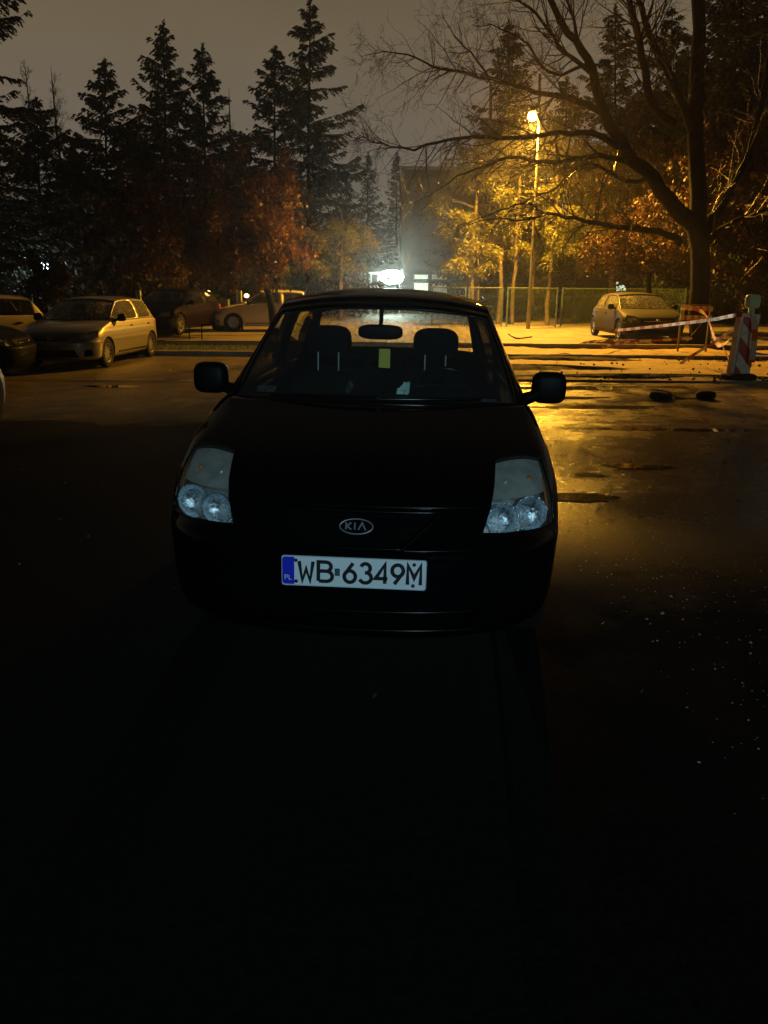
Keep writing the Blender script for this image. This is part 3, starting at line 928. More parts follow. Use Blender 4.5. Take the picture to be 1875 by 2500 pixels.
# Corsa-like hatchback: side plane seen at the left
def place(px, py, Y, zg):
    p = P(px, py, Y); return (p.x, Y, zg)
low2 = [list(r) for r in LOW]
c1 = Car('parked_car', 4.0, 1.72, 1.40, 'silver_paint', 'beige silver five-door hatchback parked at the left, nose towards the camera',
         (-6.58, 15.35, 0), R(-3.5), group=None, wr=.295, ax=(.71, 2.91), glassm='glass_dewy')
dress(c1, spk=12, hl=[(.44, .62), (.765, .66), (.74, .80), (.56, .75)])
c2 = Car('parked_car', 4.2, 1.72, 1.42, 'lit_silver_paint', 'silver hatchback standing slantwise behind the beige hatchback, at the left edge',
         (-11.2, 16.0, 0), R(-42), wr=.31, glassm='glass_dark')
dress(c2, spk=8)
c3 = Car('parked_car', 4.1, 1.72, 1.48, 'dark_paint', 'black car at the left edge, its low bonnet in front of the beige hatchback',
         (-6.42, 14.2, 0), R(97), wr=.30, glassm='glass_dark')
dress(c3, spk=5, rimm='plastic', plates=False)
c4 = Car('parked_car', 3.8, 1.66, 1.46, 'white_paint', 'pale car cut off by the left edge, nearest of the cars on the left',
         (-5.36, 9.62, 0), R(180), wr=.33, ax=(.70, 3.0), glassm='glass_dark')
dress(c4, spk=10)
c5 = Car('parked_car', 4.1, 1.72, 1.36, 'red_paint', 'dark red hatchback beyond the grass verge with spoked wheels',
         (-7.15, 23.1, .2), R(-12), wr=.32, glassm='glass_dark')
dress(c5, spk=6)
c6 = Car('parked_car', 3.3, 1.62, 1.34, 'white_paint', 'white car seen side-on, half hidden behind the leaning tree trunk and the black hatchback',
         (-5.75, 26.6, .2), R(-84), wr=.29, glassm='glass_dark')
dress(c6, spk=9)
c7 = Car('parked_car', 3.9, 1.80, 1.36, 'bronze_paint', 'bronze hatchback at the right in front of the green fence, nose towards the camera',
         (7.62, 22.1, .2), R(1), wr=.31, glassm='glass_dewy')
dress(c7, spk=7)

# ================================================================== ground
def gz(y):
    t = min(max((y - 6.6) / 5.0, 0), 1); t = t * t * (3 - 2 * t)
    return .1367 * (1 - t)

def ground_mat():
    m = bpy.data.materials.new('wet_asphalt')
    m.use_nodes = True
    nt = m.node_tree; L = nt.links; N = nt.nodes
    b = N['Principled BSDF']
    tc = N.new('ShaderNodeTexCoord')
    def noise(s, d=5, r=.6):
        n = N.new('ShaderNodeTexNoise'); n.inputs['Scale'].default_value = s; n.inputs['Detail'].default_value = d; n.inputs['Roughness'].default_value = r
        L.new(tc.outputs['Object'], n.inputs['Vector']); return n.outputs['Fac']
    def mrange(v, a, b_, c, d):
        n = N.new('ShaderNodeMapRange'); n.inputs['From Min'].default_value = a; n.inputs['From Max'].default_value = b_
        n.inputs['To Min'].default_value = c; n.inputs['To Max'].default_value = d
        L.new(v, n.inputs['Value']); return n.outputs[0]
    def math_(op, a, b_):
        n = N.new('ShaderNodeMath'); n.operation = op
        for i, q in enumerate((a, b_)):
            if isinstance(q, (int, float)): n.inputs[i].default_value = q
            else: L.new(q, n.inputs[i])
        return n.outputs[0]
    sp = N.new('ShaderNodeSeparateXYZ'); L.new(tc.outputs['Object'], sp.inputs[0])
    big = noise(.45, 4); mid = noise(2.2, 6, .7); fine = noise(55, 3, .7); stone = noise(160, 2, .6)
    # a film of washed-out sand lies over the far part of the road
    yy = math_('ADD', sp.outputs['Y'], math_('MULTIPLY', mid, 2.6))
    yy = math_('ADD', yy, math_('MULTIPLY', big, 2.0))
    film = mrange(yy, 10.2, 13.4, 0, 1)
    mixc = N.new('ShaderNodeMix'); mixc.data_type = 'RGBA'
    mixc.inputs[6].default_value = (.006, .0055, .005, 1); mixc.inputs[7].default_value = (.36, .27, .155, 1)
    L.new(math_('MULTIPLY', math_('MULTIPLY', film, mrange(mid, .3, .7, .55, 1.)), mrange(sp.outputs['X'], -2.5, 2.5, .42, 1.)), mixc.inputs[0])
    sh = N.new('ShaderNodeMix'); sh.data_type = 'RGBA'; sh.blend_type = 'MULTIPLY'; sh.inputs[0].default_value = 1
    L.new(mixc.outputs[2], sh.inputs[6])
    g = N.new('ShaderNodeCombineColor')
    v = mrange(fine, .3, .7, .45, 1.5)
    for i in range(3): L.new(v, g.inputs[i])
    L.new(g.outputs[0], sh.inputs[7])
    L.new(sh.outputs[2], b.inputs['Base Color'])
    wet = mrange(mid, .44, .56, .12, .28)
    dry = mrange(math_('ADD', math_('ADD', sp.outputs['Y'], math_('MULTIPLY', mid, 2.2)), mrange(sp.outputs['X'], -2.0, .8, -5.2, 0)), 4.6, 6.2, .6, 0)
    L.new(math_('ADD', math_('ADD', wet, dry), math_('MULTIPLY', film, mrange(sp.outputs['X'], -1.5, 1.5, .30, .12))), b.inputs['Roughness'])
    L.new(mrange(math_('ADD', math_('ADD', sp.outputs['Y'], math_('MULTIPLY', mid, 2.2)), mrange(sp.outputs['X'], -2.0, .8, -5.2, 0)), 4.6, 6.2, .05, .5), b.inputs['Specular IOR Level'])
    bp = N.new('ShaderNodeBump'); bp.inputs['Strength'].default_value = .6; bp.inputs['Distance'].default_value = .0055
    und = noise(7, 3, .5)
    L.new(math_('ADD', math_('ADD', fine, math_('MULTIPLY', stone, .35)), math_('MULTIPLY', und, .9)), bp.inputs['Height'])
    L.new(bp.outputs[0], b.inputs['Normal'])
    return m
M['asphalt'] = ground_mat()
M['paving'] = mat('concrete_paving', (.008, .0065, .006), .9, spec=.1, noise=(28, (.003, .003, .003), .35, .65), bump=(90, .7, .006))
M['sand'] = mat('wet_sand', (.42, .30, .16), .8, noise=(2.6, (.28, .19, .10), .45, .66), bump=(16, .8, .03))
M['soil'] = mat('dark_soil', (.055, .036, .020), .85, noise=(6, (.022, .014, .009), .4, .6), bump=(20, .9, .05))
M['grass_soil'] = mat('grass_ground', (.055, .065, .02), .9, noise=(3, (.03, .028, .014), .4, .6), bump=(24, .7, .03))
M['far_road'] = mat('far_road_surface', (.20, .165, .115), .7, noise=(1.3, (.12, .095, .065), .35, .65), bump=(40, .4, .01))
M['puddle'] = mat('puddle_water', (.010, .008, .006), .03, bump=(5, .015, .01))

def sheet(name, xs, ys, zf, m, kind='structure', smooth=60):
    mb = MB(); mb.grid([[(x, y, zf(x, y)) for x in xs] for y in ys])
    o = mb.build(name, m, None, smooth)
    return tag(o, kind=kind)
xs = list(np.linspace(-60, 60, 41)); ys = list(np.linspace(-14, 6, 9)) + list(np.linspace(6.6, 11.6, 14)) + [13, 15, 17, 18.95]
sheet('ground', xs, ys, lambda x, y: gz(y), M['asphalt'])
# pale paving of the bay in front of the car, ending at a straight joint on the right
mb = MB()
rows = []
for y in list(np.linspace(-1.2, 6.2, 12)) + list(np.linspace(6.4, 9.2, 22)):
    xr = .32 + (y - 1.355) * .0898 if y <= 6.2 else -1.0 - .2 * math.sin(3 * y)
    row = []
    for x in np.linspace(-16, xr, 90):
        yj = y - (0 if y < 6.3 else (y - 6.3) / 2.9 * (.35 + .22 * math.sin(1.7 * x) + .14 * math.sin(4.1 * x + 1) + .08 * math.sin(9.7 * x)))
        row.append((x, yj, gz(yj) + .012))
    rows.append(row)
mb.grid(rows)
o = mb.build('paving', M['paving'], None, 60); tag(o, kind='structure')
# verge, kerbs, far road
sheet('verge', list(np.linspace(-60, 1.2, 30)), list(np.linspace(19.1, 21.3, 6)), lambda x, y: .1 + .015 * math.sin(x * 3 + y), M['grass_soil'])
random.seed(5)
def soilz(x, y): return .085 + .05 * max(0, math.sin(x * 1.9 + y * 2.3) * math.sin(x * .7 - y * 1.1)) + .02 * math.sin(9 * x) * math.sin(7 * y)
sheet('dirt_verge', list(np.linspace(1.2, 60, 240)), list(np.linspace(19.1, 21.3, 14)), soilz, M['sand'])
def kerb(y, z0, z1, name):
    rr = random.Random(int(y))
    mb = MB()
    for i in range(60):
        x = -30 + i * 1.0
        mb.box((x + .5, y, (z0 + z1) / 2 + rr.uniform(-.006, .006)), (.992, .15, z1 - z0), Matrix.Rotation(rr.uniform(-.004, .004), 3, 'Z'))
    o = mb.build(name, M['concrete'], None); tag(o, kind='structure')
kerb(19.02, -.1, .112, 'kerb')
kerb(21.38, 0, .208, 'kerb')
sheet('far_road', list(np.linspace(-400, 400, 31)), [21.45, 22.5, 24, 26, 28, 31, 36, 45, 60, 100, 200, 700], lambda x, y: .2, M['far_road'])
# sand and soil thrown up on the right by the roadworks
def hsh(x, y): return math.sin(x * 2.1 + 1.3 * math.sin(y * 1.7)) * .5 + math.sin(y * 3.1 + x * 1.1) * .3 + math.sin(x * 5.3 + y * 4.1) * .2
def edge(x): return 14.35 + .12 * math.sin(x * 1.7) + .1 * math.sin(x * 4.3)
mb = MB(); rows = []
for j in range(40):
    v = j / 39
    rows.append([(x, edge(x) + (18.92 - edge(x)) * v, -.02 + .035 * min(1, v * 8) + .03 * max(0, hsh(x, v * 4.5)) + .006 * math.sin(19 * x + 40 * v)) for x in np.linspace(1.3, 22, 220)])
mb.grid(rows); tag(mb.build('sand', M['sand'], None, 60), kind='structure')
def blob(cx, cy, rx, ry, z0, hh, m, name, seed, n=60, kind='structure', nr=7):
    rr = random.Random(seed)
    ph = [rr.uniform(0, 6.28) for _ in range(6)]
    def rad(a): return 1 + .22 * math.sin(2 * a + ph[0]) + .14 * math.sin(3 * a + ph[1]) + .09 * math.sin(5 * a + ph[2]) + .06 * math.sin(9 * a + ph[3]) + .04 * math.sin(17 * a + ph[4])
    vs = [(cx, cy, z0 + hh)]; fs = []
    for j in range(1, nr + 1):
        q = j / nr
        for i in range(n):
            a = 2 * PI * i / n; r = rad(a) * q
            vs.append((cx + rx * r * math.cos(a), cy + ry * r * math.sin(a), z0 + hh * (1 - q ** 2) + (rr.uniform(-.18, .18) * hh if j < nr and hh > .01 else 0) - (.004 if (j == nr and hh > .01) else 0)))
    for i in range(n):
        fs.append((0, 1 + i, 1 + (i + 1) % n))
        for j in range(nr - 1):
            a = 1 + j * n + i; b = 1 + j * n + (i + 1) % n
            fs.append((a, a + n, b + n, b))
    mb = MB(); mb.add(vs, fs); o = mb.build(name, m, None, 60)
    return tag(o, kind=kind)
blob(2.9, 16.3, 1.9, .40, .03, .08, M['soil'], 'soil_patch', 2)
blob(5.2, 15.0, 2.6, .28, .0, .07, M['soil'], 'soil_patch', 3)
blob(3.6, 18.6, 2.4, .22, .03, .08, M['soil'], 'soil_patch', 5)
blob(6.4, 21.6, .9, .2, .2, .12, M['sand'], 'sand_heap', 8)
# puddles
for i, (px, py, rx, ry) in enumerate(((1455, 995, .95, .16), (1365, 948, 1.0, .28), (1560, 945, .8, .10), (1390, 972, .6, .14), (275, 944, .55, .12), (1640, 1050, .9, .12), (1420, 1215, .30, .10), (1440, 1160, .16, .05), (1480, 1620, .22, .10), (1640, 1500, .25, .1), (1560, 1140, .3, .09))):
    d = P(px, py, 10) - Vector((0, 0, H)); 
    Y = 10
    for _ in range(30):
        q = P(px, py, Y); Y += (q.z - gz(Y)) * 4 * (Y / 10)
    q = P(px, py, Y)
    blob(q.x, Y, rx, ry, gz(Y) + .006, 0, M['puddle'], 'puddle', 20 + i, nr=2)
# dark drain line running across the road
mb = MB(); mb.grid([[(x, y, gz(y) + .005) for x in np.linspace(-40, 1.3, 60)] for y in (13.55, 13.75)])
tag(mb.build('drain_channel', M['soil'], None), kind='structure')
mb = MB(); mb.box((11, 14.22, 0.01), (19.5, .10, .06)); tag(mb.build('edging_strip', M['concrete'], None), kind='structure')

# grass and fallen leaves
rng = np.random.default_rng(7)
def quads(name, C, D, S, m, parent=None, kind=None):
    """many small leaf-sized faces: centre C, half-length vector D, half-width vector S"""
    n = len(C)
    V = np.empty((n, 4, 3), np.float32)
    V[:, 0] = C - D; V[:, 1] = C + S; V[:, 2] = C + D; V[:, 3] = C - S
    me = bpy.data.meshes.new(name)
    me.vertices.add(n * 4); me.vertices.foreach_set('co', V.reshape(-1))
    me.loops.add(n * 4); me.loops.foreach_set('vertex_index', np.arange(n * 4, dtype=np.int32))
    me.polygons.add(n); me.polygons.foreach_set('loop_start', np.arange(0, n * 4, 4, dtype=np.int32))
    me.polygons.foreach_set('loop_total', np.full(n, 4, np.int32))
    me.update(calc_edges=True)
    me.materials.append(m)
    o = bpy.data.objects.new(name, me); col.objects.link(o)
    if parent is not None: o.parent = parent
    if kind: o['kind'] = kind
    return o
def unit(a): return a / np.maximum(np.linalg.norm(a, axis=-1, keepdims=True), 1e-9)
n = 16000
C = np.stack([rng.uniform(-30, 1.1, n), rng.uniform(19.15, 21.25, n), rng.uniform(.12, .16, n)], 1)
D = np.stack([rng.normal(0, .012, n), rng.normal(0, .012, n), rng.uniform(.02, .05, n)], 1)
S = unit(rng.normal(0, 1, (n, 3)) * [1, 1, .1]) * .006
M['grass'] = leafmat('grass_blades', (.05, .07, .015), (.10, .10, .03), .8)
quads('grass', C, D, S, M['grass'], kind='stuff')
n = 560
x_ = rng.uniform(-9, 9, n); y_ = rng.uniform(2.4, 18.5, n)
C = np.stack([x_, y_, np.array([gz(v) for v in y_]) + .012], 1)
a_ = rng.uniform(0, 6.28, n); l_ = rng.uniform(.008, .026, n)
D = np.stack([np.cos(a_) * l_, np.sin(a_) * l_, rng.uniform(-.008, .008, n)], 1)
S = np.stack([-np.sin(a_) * l_ * .5, np.cos(a_) * l_ * .5, rng.uniform(-.008, .008, n)], 1)
M['deadleaf'] = mat('fallen_leaf', (.07, .04, .02), .35, noise=(7, (.07, .04, .02), .4, .6))
tag(quads('fallen_leaves', C, D, S, M['deadleaf'], kind='stuff'))

# ================================================================== trees
def shoots(rng, base, dirs, length, k, leaf, wid, droop=.0, spread=.35):
    """feathered shoots: k small leaves along each shoot; returns C, D, S"""
    n = len(base)
    t = np.linspace(.1, 1, k)[None, :, None]
    L_ = length if np.ndim(length) else np.full(n, length)
    C = base[:, None] + dirs[:, None] * t * L_[:, None, None]
    C[..., 2] -= droop * (t[..., 0] ** 2) * L_[:, None]
    C = C + rng.normal(0, .03, C.shape) * L_[:, None, None]
    d = unit(dirs[:, None] + rng.normal(0, spread, C.shape))
    s = unit(np.cross(d, rng.normal(0, 1, C.shape)))
    sc = rng.uniform(.6, 1.3, C.shape[:2])[..., None]
    return C.reshape(-1, 3), (d * leaf * sc).reshape(-1, 3), (s * wid * sc).reshape(-1, 3)

def spruce(px, py_top, Y, hw_px, label, seed, zg=.2, dens=1., group='spruces behind the parking road', name='spruce_tree', base=.08, m='needles', px_base=None):
    rng = np.random.default_rng(seed); rnd = random.Random(seed)
    top = P(px, py_top, Y); b = P(px_base or px, 700, Y)
    h = top.z - zg; rmax = hw_px / F * Y
    root = empty(name, (b.x, Y, zg), 0, label, 'spruce', group)
    dx = (top.x - b.x)
    def ax(t): return np.array([dx * t + .05 * math.sin(5 * t + seed), 0.05 * math.sin(4 * t), h * t])
    mb = MB(); mb.tube([ax(t) for t in np.linspace(0, 1, 12)], [.012 * h * (1 - t) + .012 for t in np.linspace(0, 1, 12)], 7)
    z = base
    Cs, Ds, Ss = [], [], []
    while z < .985:
        nb = rnd.randint(4, 6)
        for q in range(nb):
            az = rnd.uniform(0, 2 * PI)
            r = rmax * 1.5 * (1 - z) ** .88 * rnd.uniform(.5, 1.12) + .05
            if rnd.random() < .07: r *= 1.25
            if rnd.random() < .04: continue
            p0 = ax(z + rnd.uniform(-.008, .008))
            rise = rnd.uniform(.15, .6) if z > .6 else rnd.uniform(-.05, .4)
            pts = []
            for s_ in np.linspace(0, 1, 6):
                sag = -.30 * s_ * s_ + .22 * s_ ** 4 if z < .75 else 0
                pts.append(p0 + np.array([math.cos(az) * r * s_, math.sin(az) * r * s_, r * (rise * s_ + sag)]))
            if r > .5: mb.tube(pts, [.025, .02, .016, .012, .009, .004], 4, cap=False)
            m_ = max(5, int(r * 27 * dens))
            tt = rng.uniform(.03, 1.0, m_) ** .9
            pts = np.array(pts)
            bp = np.stack([np.interp(tt, np.linspace(0, 1, 6), pts[:, i]) for i in range(3)], 1)
            side = rng.uniform(-1, 1, m_)
            dr = np.stack([np.cos(az + side * 1.1), np.sin(az + side * 1.1), rng.uniform(-.75, .15, m_)], 1)
            ln = (.12 + .26 * (1 - tt) * r * .5 + .06) * rng.uniform(.6, 1.25, m_)
            c, d, s = shoots(rng, bp, unit(dr), ln, 6, .080, .036, droop=.30)
            Cs.append(c); Ds.append(d); Ss.append(s)
        z += .015 + .011 * rnd.random()
    tz = rng.uniform(.88, 1.0, 90); tp = np.array([ax(t) for t in tz]); an_ = rng.uniform(0, 6.28, 90)
    c, d, s = shoots(rng, tp, unit(np.stack([np.cos(an_), np.sin(an_), rng.uniform(.3, 1.2, 90)], 1)), .10 + (1 - tz) * 1.2, 4, .07, .03)
    Cs.append(c); Ds.append(d); Ss.append(s)
    mb.build('trunk', M['bark'], root, 60)
    quads('crown', np.concatenate(Cs), np.concatenate(Ds), np.concatenate(Ss), M[m], root)
    return root

def branch_tree(mb, p, d, length, rad, depth, rnd, ends, up=.05, nchild=(4, 7), bend=.22, minr=.004, side=None, angle=(.5, 1.1)):
    n = 6 if depth > 1 else 5
    pts = [Vector(p)]; dd = Vector(d).normalized()
    for i in range(n):
        dd = (dd + Vector((rnd.gauss(0, bend), rnd.gauss(0, bend), rnd.gauss(0, bend) + up)) * .6).normalized()
        pts.append(pts[-1] + dd * length / n)
    rads = [max(minr * .6, rad * (1 - .8 * i / n)) for i in range(n + 1)]
    mb.tube(pts, rads, 6 if depth > 2 else 4 if depth > 1 else 3, cap=False)
    ends.append((pts[-1], dd))
    if depth <= 0: return
    for c in range(rnd.randint(*nchild)):
        t = rnd.uniform(.2, 1.0); i = min(n - 1, int(t * n)); q = pts[i].lerp(pts[i + 1], t * n - i)
        ax_ = (pts[i + 1] - pts[i]).normalized()
        perp = ax_.orthogonal().normalized(); perp.rotate(Matrix.Rotation(rnd.uniform(0, 2 * PI), 3, ax_))
        an = rnd.uniform(*angle)
        nd = ax_ * math.cos(an) + perp * math.sin(an)
        ends.append((q, nd))
        branch_tree(mb, q, nd, length * rnd.uniform(.35, .65), max(minr, rads[i] * .55), depth - 1, rnd, ends, up, nchild, bend, minr)

def leaf_clusters(rng, ends, per, r, leaf, wid, droop=.3):
    E_ = np.array([tuple(e[0]) for e in ends]); n = len(E_)
    C = np.repeat(E_, per, 0) + rng.normal(0, r, (n * per, 3))
    D = unit(rng.normal(0, 1, C.shape) + np.array([0, 0, -droop * 2])) * leaf * rng.uniform(.6, 1.3, (len(C), 1))
    S = unit(np.cross(D, rng.normal(0, 1, C.shape))) * wid * rng.uniform(.7, 1.3, (len(C), 1))
    return C, D, S

def oak(px_b, Y, zg, px_t, py_t, rad, limbs, label, seed, m='oak', group=None, lean=0, per=7, trunk=.12, depth=3, leaf=.075, name='oak_tree', cat='oak', spread=1.):
    """limbs: (px, py, Y, radius m) crown targets"""
    rng = np.random.default_rng(seed); rnd = random.Random(seed)
    b = P(px_b, 700, Y); root = empty(name, (b.x, Y, zg), 0, label, cat, group)
    O = Vector((b.x, Y, zg))
    f = P(px_t, py_t, Y) - O
    mb = MB(); tw = MB(); ends = []
    mb.tube([(0, 0, -.05), f * .33 + Vector((.03, 0, 0)), f * .66 - Vector((.03, 0, 0)), f], [trunk * 1.2, trunk, trunk * .9, trunk * .75], 10)
    for (lx, ly, lY, lr) in limbs:
        g = P(lx, ly, lY) - O
        mid = f.lerp(g, .5) + Vector((rnd.uniform(-.2, .2), rnd.uniform(-.2, .2), .15))
        mb.tube([f * .96, f.lerp(mid, .5) + Vector((0, 0, .05)), mid, g], [trunk * .5, trunk * .38, trunk * .26, trunk * .12], 6)
        for q in range(int(7 * spread)):
            d = Vector((rnd.gauss(0, 1), rnd.gauss(0, 1), rnd.gauss(0, .7)))
            st = mid.lerp(g, rnd.uniform(0, 1.))
            branch_tree(tw, st, d, lr * rnd.uniform(.7, 1.15), trunk * .16, depth - 1, rnd, ends, 0, (3, 5), .25)
    mb.build('trunk', M['bark'], root, 60)
    tw.build('branches', M['twig'], root, 60)
    if per:
        C, D, S = leaf_clusters(rng, ends, per, .09, leaf, leaf * .55)
        quads('foliage', C, D, S, M[m], root)
    return root

# spruces on the left, tallest in the middle of the picture's left half
SG = 'spruces behind the parking road'
spruce(399, 50, 43, 150, 'tall spruce with a thin spike top, left of the paired spruces', 11)
spruce(497, 108, 45, 140, 'blunt spruce close against the right side of the tall spike-topped spruce', 12)
spruce(258, 145, 41, 150, 'shorter narrow spruce left of the spike-topped spruce', 13)
spruce(672, 112, 42, 125, 'spruce leaning into the left flank of the tallest spruce', 14)
spruce(755, -6, 39, 150, 'tallest spruce, its ragged top reaching the upper edge of the photo', 15, dens=1.1)
spruce(-70, -330, 33, 210, 'huge spruce cut off by the left edge with one bough reaching into the sky', 16, dens=.8)
spruce(90, 240, 46, 170, 'broad dark spruce between the left edge and the shorter narrow spruce', 17)
spruce(182, 345, 52, 120, 'low distant spruce in the gap beside the shorter narrow spruce', 18)
spruce(590, 330, 47, 130, 'low spruce filling the gap between the paired spruces and the tallest one', 19)
spruce(330, 300, 48, 150, 'dark spruce behind the tall spike-topped spruce', 10)
# far ones in the middle
FG = 'small far-off spruces behind the floodlight'
spruce(898, 372, 72, 62, 'far spruce left of the dark tower block', 21, group=FG, dens=.5)
spruce(968, 372, 75, 55, 'far spruce just above the left corner of the dark tower block', 22, group=FG, dens=.5)
spruce(845, 440, 68, 70, 'far low spruce beside the tallest spruce', 23, group=FG, dens=.5)
# dark ones behind the street lamp
RG = 'spruces behind the street lamp'
spruce(1243, 48, 41, 150, 'dark spruce directly above and left of the lit street lamp', 24, group=RG)
spruce(1505, 14, 43, 135, 'narrow dark spruce right of the street lamp, between the big branches', 25, group=RG)
spruce(1385, 190, 44, 150, 'lower dark spruce right behind the street lamp', 26, group=RG)
spruce(1640, 20, 42, 190, 'dark spruce behind the trunk of the big bare tree', 27, group=RG)
spruce(1775, -90, 38, 220, 'tall dark spruce right of the big bare trunk', 28, group=RG)
spruce(1700, 130, 37, 230, 'broad dark spruce directly behind the fork of the big bare tree', 55, group=RG, dens=1.2)
spruce(1585, 210, 40, 190, 'low broad spruce behind the limbs left of the big bare trunk', 56, group=RG, dens=1.2)
spruce(1815, -150, 33, 250, 'largest dark spruce, between the big bare trunk and the right edge', 57, group=RG, dens=1.2)
spruce(1880, 0, 36, 200, 'dark spruce cut off by the right edge', 29, group=RG)

# birches, bare and blurred, far left and above the tower block
def birch(px, py, Y, hw, label, seed, zg=.2, group='bare far-off birches'):
    rnd = random.Random(seed); b = P(px, 700, Y); t = P(px, py, Y)
    root = empty('birch_tree', (b.x, Y, zg), 0, label, 'birch', group)
    h = t.z - zg; mb = MB(); tw = MB(); ends = []
    mb.tube([(0, 0, 0), (.1, 0, h * .4), (-.05, 0, h * .75), (0, 0, h)], [.16, .12, .07, .01], 7)
    for q in range(34):
        z = rnd.uniform(.22, .97); a = rnd.uniform(0, 6.28)
        branch_tree(tw, (0, 0, h * z), (math.cos(a) * .7, math.sin(a) * .7, 1), hw / F * Y * (1.15 - z) * 1.6, .03, 2, rnd, ends, .10, (3, 6), .15, .008)
    mb.build('trunk', M['bark_grey'], root, 60); tw.build('branches', M['twig'], root, 60)
birch(178, 160, 55, 60, 'blurred bare birch between the left-edge spruce and the narrow spruce', 31)
birch(120, 150, 57, 60, 'blurred bare birch close to the left-edge spruce', 32)
birch(1035, 345, 70, 45, 'bare birch rising above the dark tower block', 33)
birch(1080, 350, 68, 45, 'bare birch rising over the right part of the tower block', 34)
birch(580, 215, 50, 40, 'thin bare birch in the gap left of the tallest spruce', 35)

# oaks with clinging autumn leaves
oak(668, 24.6, .2, 640, 620, 0, [(500, 590, 24.2, 1.3), (600, 520, 25.0, 1.5), (690, 520, 24.5, 1.2), (700, 610, 24.2, 1.0), (430, 640, 24.8, 1.0), (570, 640, 23.8, .9), (640, 450, 25.2, 1.1)],
    'leaning young oak with orange-brown leaves beside the half-hidden white car', 41, trunk=.12, per=5)
oak(470, 30.0, .2, 470, 600, 0, [(380, 560, 30, 1.8), (450, 470, 30.5, 1.9), (540, 430, 30, 1.8), (360, 640, 30, 1.5), (600, 420, 31, 1.6), (470, 600, 29.5, 1.7)],
    'dim brown-leaved oak standing behind the dark red hatchback', 42, m='redleaf', trunk=.17, per=4)
# twisted big bare tree at the right: limbs followed from the photograph but each at its own depth
bt = P(1706, 818, 21.9)
BT = empty('bare_tree', (bt.x, 21.9, .1), 0, 'big bare spreading tree at the right, branches reaching across the street lamp', 'tree')
O = Vector((bt.x, 21.9, .1))
limbs = [
 ([(1706, 850, 21.9), (1706, 700, 21.9), (1699, 560, 21.9), (1647, 513, 21.6), (1591, 432, 21.2), (1530, 371, 20.8), (1480, 278, 20.4), (1443, 173, 20.0), (1406, 100, 19.8), (1363, 40, 19.7), (1325, -40, 19.6)], [.36, .31, .30, .25, .21, .18, .15, .12, .10, .085, .07]),
 ([(1699, 560, 21.9), (1702, 430, 22.1), (1697, 300, 22.3), (1702, 150, 22.5), (1706, -80, 22.7)], [.28, .26, .24, .22, .17]),
 ([(1700, 585, 21.9), (1737, 540, 22.2), (1777, 470, 22.4), (1822, 380, 22.8), (1860, 250, 23.2), (1890, 60, 23.4)], [.22, .19, .16, .14, .11, .07]),
 ([(1697, 330, 22.3), (1660, 230, 22.0), (1604, 136, 21.8), (1579, 60, 21.6), (1548, -40, 21.5)], [.17, .14, .11, .09, .07]),
 ([(1640, 300, 21.4), (1590, 250, 21.0), (1575, 165, 20.9), (1553, 70, 20.8), (1530, -40, 20.7)], [.14, .12, .11, .10, .08]),
 ([(1530, 371, 20.8), (1470, 335, 20.6), (1394, 325, 20.2), (1307, 334, 19.8), (1184, 334, 19.5), (1097, 342, 19.2), (1011, 360, 19.0), (936, 351, 18.8), (893, 337, 18.7), (850, 343, 18.6)], [.11, .09, .075, .06, .05, .042, .034, .024, .015, .006]),
 ([(1480, 278, 20.4), (1406, 243, 20.9), (1357, 233, 21.1), (1282, 216, 21.4), (1196, 191, 21.8), (1116, 177, 22.0), (1060, 160, 22.2), (992, 132, 22.3), (936, 127, 22.4), (887, 139, 22.5)], [.10, .085, .075, .062, .052, .044, .034, .024, .016, .006]),
 ([(1560, 410, 21.0), (1517, 387, 21.2), (1431, 383, 21.5), (1332, 396, 21.8), (1239, 383, 22.0), (1184, 408, 22.2), (1116, 432, 22.4), (1054, 474, 22.5), (1000, 500, 22.5)], [.10, .085, .075, .062, .05, .042, .03, .018, .006]),
 ([(1660, 590, 21.8), (1610, 565, 21.3), (1548, 559, 20.8), (1455, 547, 20.3), (1381, 531, 19.9), (1332, 524, 19.7), (1282, 537, 19.5), (1196, 534, 19.4), (1130, 552, 19.3)], [.13, .10, .085, .065, .05, .042, .03, .02, .007]),
 ([(1332, 524, 19.7), (1307, 507, 19.7), (1276, 494, 19.8), (1220, 513, 19.9), (1146, 544, 20.0), (1090, 560, 20.1)], [.035, .032, .028, .022, .014, .005]),
 ([(1591, 432, 21.2), (1530, 440, 21.6), (1440, 400, 22.2), (1390, 430, 22.4), (1340, 470, 22.6), (1260, 500, 22.8), (1180, 590, 23.0)], [.08, .06, .05, .042, .034, .024, .008]),
 ([(1443, 173, 20.0), (1380, 130, 20.1), (1340, 70, 20.2), (1290, 20, 20.3), (1240, -30, 20.4)], [.07, .055, .045, .035, .02]),
 ([(1406, 100, 19.8), (1400, 50, 19.6), (1375, -20, 19.5)], [.05, .04, .03]),
 ([(1706, 610, 21.9), (1760, 560, 21.6), (1820, 530, 21.2), (1890, 510, 21.0)], [.12, .09, .07, .05]),
 ([(1196, 191, 21.8), (1150, 130, 21.7), (1110, 90, 21.6), (1080, 30, 21.5)], [.035, .026, .018, .006]),
 ([(1430, 160, 20.0), (1340, 180, 20.3), (1290, 110, 20.4), (1225, 70, 20.5), (1150, 60, 20.6)], [.05, .04, .03, .02, .007]),
]
mb = MB(); tw = MB(); rnd = random.Random(77); ends = []
